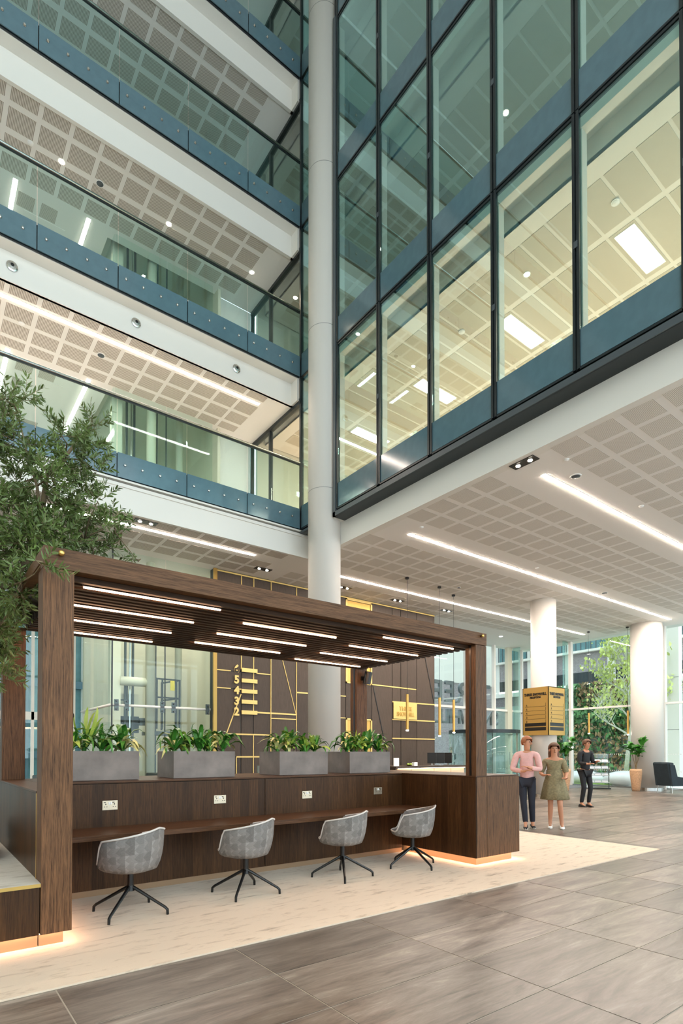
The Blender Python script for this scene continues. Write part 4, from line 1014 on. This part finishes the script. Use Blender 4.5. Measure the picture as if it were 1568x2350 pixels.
# ================================================================ LOUNGE ITEMS
def fig(x, y, label, s=1.0, seed=0, pot='basket_pot'):
    t = empty('potted_fig', (x, y, 0), label=label, cat='potted plant')
    m = MB().lathe([(.02, .005), (.13, .005), (.155, .20), (.20, .55), (.215, .72), (.205, .84), (.185, .84), (.18, .76), (.02, .76)], n=28); m.build('pot', pot, t, smooth=True)
    rr = MB()
    for i in range(20): z = .06+i*.038; q = .137+.08*min(1, z/.72)**.9; rr.tube([((q+.002)*math.cos(a*PI/10), (q+.002)*math.sin(a*PI/10), z) for a in range(20)], .006, 4, closed=True)
    rr.build('weave', pot, t, kind='stuff')
    r = random.Random(seed); st_ = MB(); tips = []
    for a, hgt, lean in ((.4, 1.45, .18), (2.3, 1.55, .22), (4.2, 1.35, .16), (5.2, 1.7, .28)):
        p0 = Vector((0, 0, .76)); p1 = Vector((.03*math.cos(a), .03*math.sin(a), 1.0)); p2 = Vector((lean*math.cos(a), lean*math.sin(a), hgt*s)); st_.tube([p0, p1, (p1+p2)/2+Vector((0, 0, .02)), p2], [.018, .014, .011, .008], 6); tips.append((p1, p2))
    st_.build('stem', 'olive_bark', t)
    lm_ = MB(); lm_.add(*strap(.34, .22, .5, .55, 6)); me = lm_.mesh('leaf', 'leaf_green', True)
    for p1, p2 in tips:
        for i in range(9):
            q = p1.lerp(p2, .55+.5*i/9); sc = r.uniform(.7, 1.15); inst('leaf', me, q, t, rot=(r.uniform(-.4, .4), r.uniform(-.9, .1), i*2.4+r.uniform(-.3, .3)), scale=(sc, sc, sc))
    return t
fig(21.85, 10.2, 'fiddle leaf fig in a tall woven pot beside the thick column', 1.15, 3)
fig(19.9, 11.95, 'fiddle leaf fig standing behind the woman, mostly hidden by her', 1.15, 8)
rk = empty('leaflet_rack', (22.15, 11.85, 0), R(-58), label='freestanding steel leaflet rack with four shelves of brochures', cat='rack')
MB().box(-.46, .46, -.22, .22, .01, .035).build('base', 'black_metal', rk)
for x in (-.40, .40): MB().box(x-.015, x+.015, -.015, .015, .03, 1.42).build('upright', 'black_metal' if x > 0 else 'steel', rk)
MB().box(-.40, .40, -.006, .006, 1.22, 1.40).build('header', 'clear_glass', rk)
for k, z in enumerate((.28, .56, .84, 1.10)):
    m = MB(); m.add([(-.42, -.18, z-.03), (.42, -.18, z-.03), (.42, .08, z+.06), (-.42, .08, z+.06), (-.42, -.18, z-.02), (.42, -.18, z-.02), (.42, .08, z+.07), (-.42, .08, z+.07)], [(0, 3, 2, 1), (4, 5, 6, 7), (0, 1, 5, 4), (1, 2, 6, 5), (2, 3, 7, 6), (3, 0, 4, 7)])
    m.build('shelf', 'steel', rk)
    for i in range(3):
        b = MB(); b.add([(-.38+i*.26, -.16, z-.010), (-.16+i*.26, -.16, z-.010), (-.16+i*.26, .07, z+.075), (-.38+i*.26, .07, z+.075), (-.38+i*.26, -.16, z+.006), (-.16+i*.26, -.16, z+.006), (-.16+i*.26, .07, z+.092), (-.38+i*.26, .07, z+.092)], [(0, 3, 2, 1), (4, 5, 6, 7), (0, 1, 5, 4), (1, 2, 6, 5), (2, 3, 7, 6), (3, 0, 4, 7)])
        o = b.build('brochure', 'paper', None); o.location = (22.15, 11.85, 0); o.rotation_euler = (0, 0, R(-58))
        tag(o, 'pale brochure on the leaflet rack, '+['bottom', 'third', 'second', 'top'][k]+' shelf, '+['left', 'middle', 'right'][i]+' pile', 'brochure', 'brochures on the rack')
ac = empty('wing_armchair', (22.0, 9.0, 0), R(-20), label='dark high-backed armchair with pale blue seat near the thick column', cat='armchair')
def prism(m, pts, y0, y1):
    n = len(pts); return m.add([(a, y0, b) for a, b in pts]+[(a, y1, b) for a, b in pts], [tuple(range(n)), tuple(range(2*n-1, n-1, -1))]+[(i, n+i, n+(i+1) % n, (i+1) % n) for i in range(n)])
prism(MB(), [(-.34, .26), (-.20, .26), (-.24, 1.10), (-.50, 1.12), (-.55, 1.08)], -.32, .32).build('backrest', 'armchair_cloth', ac, bevel=.03)
for y0, y1 in ((-.37, -.29), (.29, .37)):
    prism(MB(), [(-.36, .26), (.20, .26), (.24, .56), (-.12, .60), (-.24, 1.02), (-.48, 1.06)], y0, y1).build('side', 'armchair_cloth', ac, bevel=.02)
MB().box(-.22, .30, -.28, .28, .26, .48).build('seat', 'seat_blue', ac, bevel=.04)
for x in (-.30, .28):
    for y in (-.3, .3): MB().tube([(x, y, .27), (x*1.12, y*1.1, 0)], .011, 8).build('leg', 'steel', ac)

# ================================================================ PEOPLE
def skin(name, nodes, edges, mat, parent, sub=1, root=0):
    """nodes: name -> (x, y, z, radius[, radius_y])"""
    bm = bmesh.new(); ly = bm.verts.layers.skin.verify(); vs = {}
    for i, (k, n) in enumerate(nodes.items()):
        v = bm.verts.new(n[:3]); v[ly].radius = (n[3], n[4] if len(n) > 4 else n[3]); v[ly].use_root = (i == root); vs[k] = v
    for a, b in edges: bm.edges.new((vs[a], vs[b]))
    me = bpy.data.meshes.new(name); bm.to_mesh(me); bm.free(); me.materials.append(M[mat])
    o = bpy.data.objects.new(name, me); COL.objects.link(o); o.parent = parent
    md = o.modifiers.new('skin', 'SKIN'); md.use_smooth_shade = True; md.branch_smoothing = .3
    s_ = o.modifiers.new('sub', 'SUBSURF'); s_.levels = sub+1; s_.render_levels = sub+1
    return o
def lerp(a, b, t): return tuple(p+(q-p)*t for p, q in zip(a, b))
def person(loc, rz, label, J, top, trousers, hair, shoes, long_hair=False, dress=None, sole='shoe_sole', group=None, hs=1.0):
    t = empty('person', loc, rz, label=label, cat='person')
    pe, ch, nk = J['pelvis'], J['chest'], J['neck']; hd = J['head']
    n = {'pelvis': pe+(.125, .10), 'waist': lerp(pe, ch, .45)+(.115, .09), 'chest': ch+(.135, .10), 'collar': lerp(ch, nk, .72)+(.075,), 'neck': nk+(.05,), 'jaw': (hd[0], hd[1]-.012, hd[2]-.085, .058, .062), 'skull': (hd[0], hd[1], hd[2], .080, .095), 'crown': (hd[0], hd[1]+.01, hd[2]+.075, .062, .078)}
    e = [('pelvis', 'waist'), ('waist', 'chest'), ('chest', 'collar'), ('collar', 'neck'), ('neck', 'jaw'), ('jaw', 'skull'), ('skull', 'crown')]
    for s in 'LR':
        sh_, el, wr, ha, hip, kn, an, to = (J[k+s] for k in ('sh', 'el', 'wr', 'ha', 'hip', 'kn', 'an', 'to'))
        n.update({'sh'+s: sh_+(.058,), 'el'+s: el+(.040,), 'fa'+s: lerp(el, wr, .3)+(.040,), 'wr'+s: wr+(.026,), 'pa'+s: lerp(wr, ha, .55)+(.032, .022),
                  'hip'+s: hip+(.088,), 'th'+s: lerp(hip, kn, .5)+(.072,), 'kn'+s: kn+(.052,), 'ca'+s: lerp(kn, an, .35)+(.052,), 'an'+s: an+(.036,), 'he'+s: (an[0]+(an[0]-to[0])*.18, an[1]+(an[1]-to[1])*.18, an[2]-.035, .03), 'to'+s: to+(.028,)})
        e += [('collar', 'sh'+s), ('sh'+s, 'el'+s), ('el'+s, 'fa'+s), ('fa'+s, 'wr'+s), ('wr'+s, 'pa'+s), ('pelvis', 'hip'+s), ('hip'+s, 'th'+s), ('th'+s, 'kn'+s), ('kn'+s, 'ca'+s), ('ca'+s, 'an'+s), ('an'+s, 'he'+s), ('an'+s, 'to'+s)]
    skin('body', n, e, 'skin_tone', t)
    # upper garment: torso and sleeves
    cl = {'hem': lerp(pe, ch, .02)[:2]+(pe[2]-.02, .150, .118), 'waist': lerp(pe, ch, .45)+(.138, .112), 'chest': ch+(.158, .122), 'collar': lerp(ch, nk, .75)+(.085,)}
    ce_ = [('hem', 'waist'), ('waist', 'chest'), ('chest', 'collar')]
    for s in 'LR':
        cl.update({'sh'+s: J['sh'+s]+(.074,), 'ua'+s: lerp(J['sh'+s], J['el'+s], .5)+(.066,), 'el'+s: J['el'+s]+(.056,)}); ce_ += [('collar', 'sh'+s), ('sh'+s, 'ua'+s), ('ua'+s, 'el'+s)]
        if dress is None: cl['cu'+s] = lerp(J['el'+s], J['wr'+s], .88)+(.042,); ce_.append(('el'+s, 'cu'+s))
    skin('dress_top' if dress else 'shirt', cl, ce_, top, t)
    if dress:
        rg = []
        for z, rx, ry, dy in ((1.12, .145, .12, 0), (1.02, .155, .13, 0), (.88, .20, .17, 0), (.72, .235, .20, .01), (.56, .265, .225, .02), (.55, .25, .21, .02)):
            rg.append([(pe[0]+(rx+.014*math.cos(a*PI/16*9)*(1.12-z)*2)*math.cos(a*PI/16), pe[1]+dy+(ry+.014*math.cos(a*PI/16*9)*(1.12-z)*2)*math.sin(a*PI/16), z*hs) for a in range(32)])
        MB().rings(rg).build('skirt', top, t, smooth=True)
    else:
        tr = {'pelvis': (pe[0], pe[1], pe[2]-.0, .140, .112)}; te = []
        for s in 'LR':
            tr.update({'hip'+s: J['hip'+s]+(.100,), 'th'+s: lerp(J['hip'+s], J['kn'+s], .5)+(.084,), 'kn'+s: J['kn'+s]+(.066,), 'ca'+s: lerp(J['kn'+s], J['an'+s], .4)+(.062,), 'cf'+s: lerp(J['kn'+s], J['an'+s], .97)+(.052,)})
            te += [('pelvis', 'hip'+s), ('hip'+s, 'th'+s), ('th'+s, 'kn'+s), ('kn'+s, 'ca'+s), ('ca'+s, 'cf'+s)]
        skin('trousers', tr, te, trousers, t)
    for s in 'LR':
        an, to = Vector(J['an'+s]), Vector(J['to'+s]); d = (to-an); d.z = 0; d.normalize(); q = Vector((-d.y, d.x, 0)); base = min(to.z, an.z)-.03
        rg = []
        for u, w, hh in ((-.075, .026, .055), (-.055, .038, .078), (0, .040, .085), (.06, .042, .062), (.13, .044, .045), (.175, .034, .032), (.195, .012, .02)):
            c = Vector((an.x, an.y, 0))+d*u; zz = base+(to.z-.03-base)*max(0, min(1, (u+.05)/.2))
            rg.append([tuple(c+q*w*math.cos(a*PI/6)+Vector((0, 0, zz+hh/2+hh/2*math.sin(a*PI/6)))) for a in range(12)])
        MB().rings(rg).build('shoe', shoes, t, smooth=True)
        sr = [[(p[0], p[1], base+.001) for p in [tuple(Vector((an.x, an.y, 0))+d*u+q*w) for u, w in ((-.08, -.03), (-.08, .03), (.1, .047), (.17, .038), (.20, 0), (.17, -.038), (.1, -.047))]]]
        sr.append([(p[0], p[1], base+.02) for p in sr[0]]); MB().rings(sr).build('sole', sole, t)
        # hand: palm and five bent fingers
        wr, ha = Vector(J['wr'+s]), Vector(J['ha'+s]); hd_ = (ha-wr).normalized(); sd_ = hd_.cross(Vector((0, 0, 1)))
        if sd_.length < .2: sd_ = Vector((0, -1, 0))
        sd_.normalize(); nn = hd_.cross(sd_); m = MB()
        rg = []
        for u, w, th in ((0, .024, .018), (.03, .038, .016), (.075, .041, .013), (.09, .036, .009)):
            rg.append([tuple(wr+hd_*u+sd_*w*math.cos(a*PI/5)+nn*th*math.sin(a*PI/5)) for a in range(10)])
        m.rings(rg)
        for i, L in enumerate((.062, .074, .070, .055)):
            b0 = wr+hd_*.08+sd_*(-.030+i*.020); m.tube([b0, b0+hd_*L*.45+nn*.006, b0+hd_*L*.75+nn*.018, b0+hd_*L*.95+nn*.034], [.009, .0085, .0075, .006], 6)
        b0 = wr+hd_*.02-sd_*.03; m.tube([b0, b0+hd_*.03-sd_*.022, b0+hd_*.06-sd_*.026+nn*.012], [.011, .010, .008], 6)
        m.build('hand', 'skin_tone', t, smooth=True)
    # face
    hx, hy, hz = hd; f = MB()
    fr_ = J.get('face', (0, -1)); fx, fy = fr_; sx_, sy_ = -fy, fx
    MB().tube([(hx+fx*.085, hy+fy*.09, hz+.015), (hx+fx*.118, hy+fy*.122, hz-.022), (hx+fx*.09, hy+fy*.095, hz-.03)], [.008, .015, .010], 8).build('nose', 'skin_tone', t, smooth=True)
    for s in (-1, 1):
        o = MB().lathe([(.002, -.008), (.010, -.004), (.010, .004), (.002, .008)], n=8).build('eye', 'black_plastic', t); o.location = (hx+fx*.092+s*sx_*.032, hy+fy*.096+s*sy_*.032, hz+.018)
        o = MB().lathe([(.004, -.03), (.014, -.015), (.018, .015), (.006, .03)], n=8).build('ear', 'skin_tone', t); o.location = (hx+s*sx_*.084, hy+s*sy_*.092, hz-.01)
    MB().tube([(hx+fx*.088-sx_*.024, hy+fy*.092-sy_*.024, hz-.058), (hx+fx*.098, hy+fy*.102, hz-.060), (hx+fx*.088+sx_*.024, hy+fy*.092+sy_*.024, hz-.058)], [.003, .006, .003], 6).build('mouth', 'brown_hair', t)
    # hair: cap over the skull, longer at the back
    v = []; fcs = []; nu, nv = 24, 9
    for i in range(nu):
        a = 2*PI*i/nu; cx, cy = math.cos(a), math.sin(a); fo = cx*fx+cy*fy
        low = 1.15 if fo > .55 else (1.75 if fo > -.2 else 2.15)
        for j in range(nv):
            th = low*j/(nv-1); rr = math.sin(th); zz = math.cos(th)
            v.append((hx-fx*.006+cx*rr*.099, hy-fy*.006+cy*rr*.112, hz+.02+zz*.108))
    for i in range(nu):
        for j in range(nv-1): fcs.append((i*nv+j, i*nv+j+1, ((i+1) % nu)*nv+j+1, ((i+1) % nu)*nv+j))
    m = MB(); m.add(v, fcs); o = m.build('hair', hair, t, smooth=True); md = o.modifiers.new('th', 'SOLIDIFY'); md.thickness = .014; md.offset = 1
    if long_hair:
        rg = []
        for z, w, d in ((.02, .095, .05), (-.08, .105, .055), (-.17, .10, .05), (-.25, .075, .035), (-.27, .03, .015)):
            rg.append([(hx-fx*.06+sx_*w*math.cos(a*PI/8)-fx*d*math.sin(a*PI/8), hy-fy*.06+sy_*w*math.cos(a*PI/8)-fy*d*math.sin(a*PI/8), hz+z) for a in range(16)])
        MB().rings(rg).build('long_hair', hair, t, smooth=True)
    return t
def unit(a, b): l = math.hypot(a, b); return (a/l, b/l)
man = dict(pelvis=(0, 0, .93), chest=(0, 0, 1.28), neck=(0, -.01, 1.50), head=(.01, -.02, 1.645), face=unit(.75, -.66),
           shL=(.185, 0, 1.41), elL=(.25, -.06, 1.13), wrL=(.06, -.25, 1.17), haL=(-.03, -.26, 1.20), shR=(-.185, 0, 1.41), elR=(-.27, -.05, 1.13), wrR=(-.05, -.23, 1.10), haR=(.04, -.26, 1.13),
           hipL=(.085, 0, .90), knL=(.09, -.02, .50), anL=(.10, .05, .085), toL=(.12, -.08, .035), hipR=(-.085, 0, .90), knR=(-.06, -.06, .50), anR=(-.02, -.08, .085), toR=(-.02, -.22, .03))
person((9.47, 6.49, 0), R(-58), 'person in pink shirt and dark trousers with forearms crossed, beside the end cabinet', man, 'pink_shirt', 'navy_cloth', 'ginger_hair', 'black_cloth')
wom = dict(pelvis=(0, 0, .88), chest=(0, 0, 1.19), neck=(0, -.01, 1.38), head=(0, -.02, 1.52), face=unit(.15, -1),
           shL=(.155, 0, 1.30), elL=(.22, -.02, 1.06), wrL=(.20, -.16, .96), haL=(.18, -.24, .98), shR=(-.155, 0, 1.30), elR=(-.25, .02, 1.06), wrR=(-.20, -.18, 1.02), haR=(-.12, -.22, 1.04),
           hipL=(.085, 0, .85), knL=(.10, -.12, .47), anL=(.13, -.06, .09), toL=(.14, -.20, .035), hipR=(-.085, 0, .85), knR=(-.07, -.02, .47), anR=(-.08, .03, .085), toR=(-.08, -.11, .03))
person((9.90, 6.17, 0), R(-58), 'person with long hair in olive patterned dress and white trainers, walking', wom, 'olive_dress', 'olive_dress', 'brown_hair', 'white_plastic', long_hair=True, dress=True, hs=1.0)
sui = dict(pelvis=(0, .04, .96), chest=(0, .04, 1.32), neck=(0, .0, 1.54), head=(0, -.04, 1.69), face=(0, -1),
           shL=(.18, .03, 1.45), elL=(.21, -.02, 1.18), wrL=(.14, -.25, 1.22), haL=(.10, -.33, 1.25), shR=(-.18, .03, 1.45), elR=(-.21, .0, 1.18), wrR=(-.12, -.22, 1.16), haR=(-.06, -.30, 1.18),
           hipL=(.09, .04, .92), knL=(.09, -.06, .52), anL=(.10, .04, .085), toL=(.10, -.10, .03), hipR=(-.09, .04, .92), knR=(-.09, -.02, .52), anR=(-.08, .10, .085), toR=(-.08, -.04, .03))
person((14.4, 8.03, 0), R(-20), 'person in dark suit standing side-on near the hanging sign', sui, 'black_cloth', 'black_cloth', 'brown_hair', 'black_plastic', sole='black_plastic')
person((23.2, 20.6, -.05), R(150), 'person in dark coat walking outside beyond the glass doors', {k: v for k, v in sui.items()}, 'navy_cloth', 'navy_cloth', 'brown_hair', 'black_plastic', sole='black_plastic')

# ================================================================ OLIVE TREE
ot = empty('olive_tree', (.45, 6.25, .49), label='tall olive tree with narrow dark leaves rising beside the pergola', cat='tree')
blobs = [(0.64, 5.8, 4.61, 0.14), (0.82, 6.15, 4.88, 0.09), (0.66, 6.45, 4.77, 0.19), (0.75, 6.25, 4.49, 0.21), (0.91, 5.95, 4.19, 0.16), (1.09, 5.8, 4.45, 0.14), (1.29, 6.15, 4.68, 0.13), (1.53, 6.45, 5.02, 0.14), (1.42, 6.25, 4.63, 0.2), (1.19, 5.95, 4.34, 0.19), (0.98, 5.8, 4.0, 0.2), (1.3, 6.15, 4.17, 0.22), (0.81, 6.45, 4.16, 0.22), (0.72, 6.25, 3.76, 0.25), (1.44, 5.95, 4.28, 0.11), (1.42, 5.8, 3.92, 0.12), (1.12, 6.15, 3.87, 0.24), (1.41, 6.45, 3.96, 0.21), (0.92, 6.25, 3.77, 0.24), (1.62, 5.95, 3.82, 0.08), (1.48, 5.8, 3.66, 0.13), (1.73, 6.15, 3.78, 0.08), (1.43, 6.45, 3.73, 0.21), (1.6, 6.25, 3.64, 0.14), (1.08, 5.95, 3.52, 0.25), (0.8, 5.8, 3.35, 0.28), (0.67, 6.15, 3.34, 0.29), (0.92, 6.45, 3.26, 0.26), (0.72, 6.25, 2.96, 0.31), (0.72, 5.5, 2.83, 0.2), (0.60, 5.8, 2.57, 0.2), (0.62, 6.15, 2.62, 0.19), (0.60, 6.45, 2.39, 0.22), (0.66, 6.25, 2.38, 0.15), (0.62, 5.95, 2.14, 0.14), (0.88, 5.8, 3.45, 0.2), (1.2, 6.15, 3.41, 0.15), (1.54, 6.45, 3.54, 0.1), (1.92, 6.25, 3.57, 0.07), (0.45, 5.95, 3.12, 0.35), (0.4, 5.8, 3.64, 0.34), (0.44, 6.15, 2.56, 0.36), (0.51, 6.45, 4.46, 0.3), (0.72, 4.5, 2.80, 0.07)]
r = random.Random(5)
O = Vector((.45, 6.25, .49))
wd = MB(); paths = [[(.30, 6.3, .75), (.38, 6.28, 1.6), (.46, 6.22, 2.4), (.64, 6.17, 3.0), (.80, 6.15, 3.22), (.91, 6.15, 3.38), (.98, 6.15, 3.71), (1.01, 6.15, 4.02), (1.03, 6.15, 4.19), (1.18, 6.15, 4.41), (1.30, 6.15, 4.62)],
    [(.98, 6.15, 3.71), (.92, 6.0, 4.0), (.85, 6.1, 4.3), (.78, 6.2, 4.75)], [(.46, 6.22, 2.4), (.3, 6.0, 3.0), (.35, 6.1, 3.8), (.5, 6.3, 4.5)], [(.80, 6.15, 3.22), (1.1, 6.2, 3.5), (1.4, 6.25, 3.66), (1.75, 6.2, 3.74), (1.95, 6.25, 3.56)], [(.64, 6.17, 3.0), (.75, 5.6, 2.95), (.74, 4.9, 2.84), (.73, 4.5, 2.82)]]
for i, p in enumerate(paths):
    n_ = len(p); r0 = (.05, .018, .025, .014, .010)[i]; wd.tube([Vector(q)-O for q in p], [r0*(1-.72*k/(n_-1)) for k in range(n_)], 8)
allp = [Vector(q) for p in paths for q in p]
lf = MB(); leafv = [(0, 0, 0), (.3, .11, .02), (.7, .09, .01), (1, 0, -.04), (.7, -.09, .01), (.3, -.11, .02)]
def leafy(p0, p1, n, L):
    d = (p1-p0)
    for k in range(n):
        q = p0+d*(.15+.85*k/n); a = r.uniform(0, 2*PI); o_ = d.normalized().orthogonal(); o_.rotate(Matrix.Rotation(a, 3, d)); dirv = (d.normalized()*.75+o_*.8).normalized()
        up_ = dirv.orthogonal(); up_.rotate(Matrix.Rotation(r.uniform(0, 6.3), 3, dirv)); sv = dirv.cross(up_); s = L*r.uniform(.7, 1.2)
        lf.add([q+(dirv*x+sv*y*.8+up_*z)*s-O for x, y, z in leafv], [(0, 1, 2, 5), (5, 2, 3, 4)])
for bx, by, bz, br in blobs:
    c = Vector((bx, by, bz)); near = min(allp, key=lambda q: (q-c).length)
    wd.tube([near-O, (near+c)/2+Vector((r.uniform(-.05, .05), 0, r.uniform(-.03, .05)))-O, c-O], [.010, .007, .004], 5)
    for _ in range(max(5, int(br*br*640))):
        a = Vector((r.gauss(0, 1), r.gauss(0, 1), r.gauss(0, 1))).normalized()*br*r.uniform(.15, .85); p0 = c+a*.6; tw = (a.normalized()+Vector((0, -.1, .35))+Vector((r.uniform(-.5, .5), r.uniform(-.5, .5), r.uniform(-.4, .4)))).normalized()*r.uniform(.14, .24); p1 = p0+tw
        wd.tube([p0-O, p1-O], [.0025, .0012], 4); leafy(p0, p1, 18, .068)
wd.build('trunk', 'olive_bark', ot, smooth=True); lf.build('foliage', 'olive_leaf', ot, kind='stuff')
op = empty('tree_planter', (.30, 6.3, .49), label='square dark wooden tree planter standing on the bench platform', cat='planter')
MB().box(-.42, .32, -.4, .4, 0, .30).build('box', 'oak_veneer', op); MB().box(-.38, .28, -.36, .36, .28, .305).build('soil', 'soil', op)
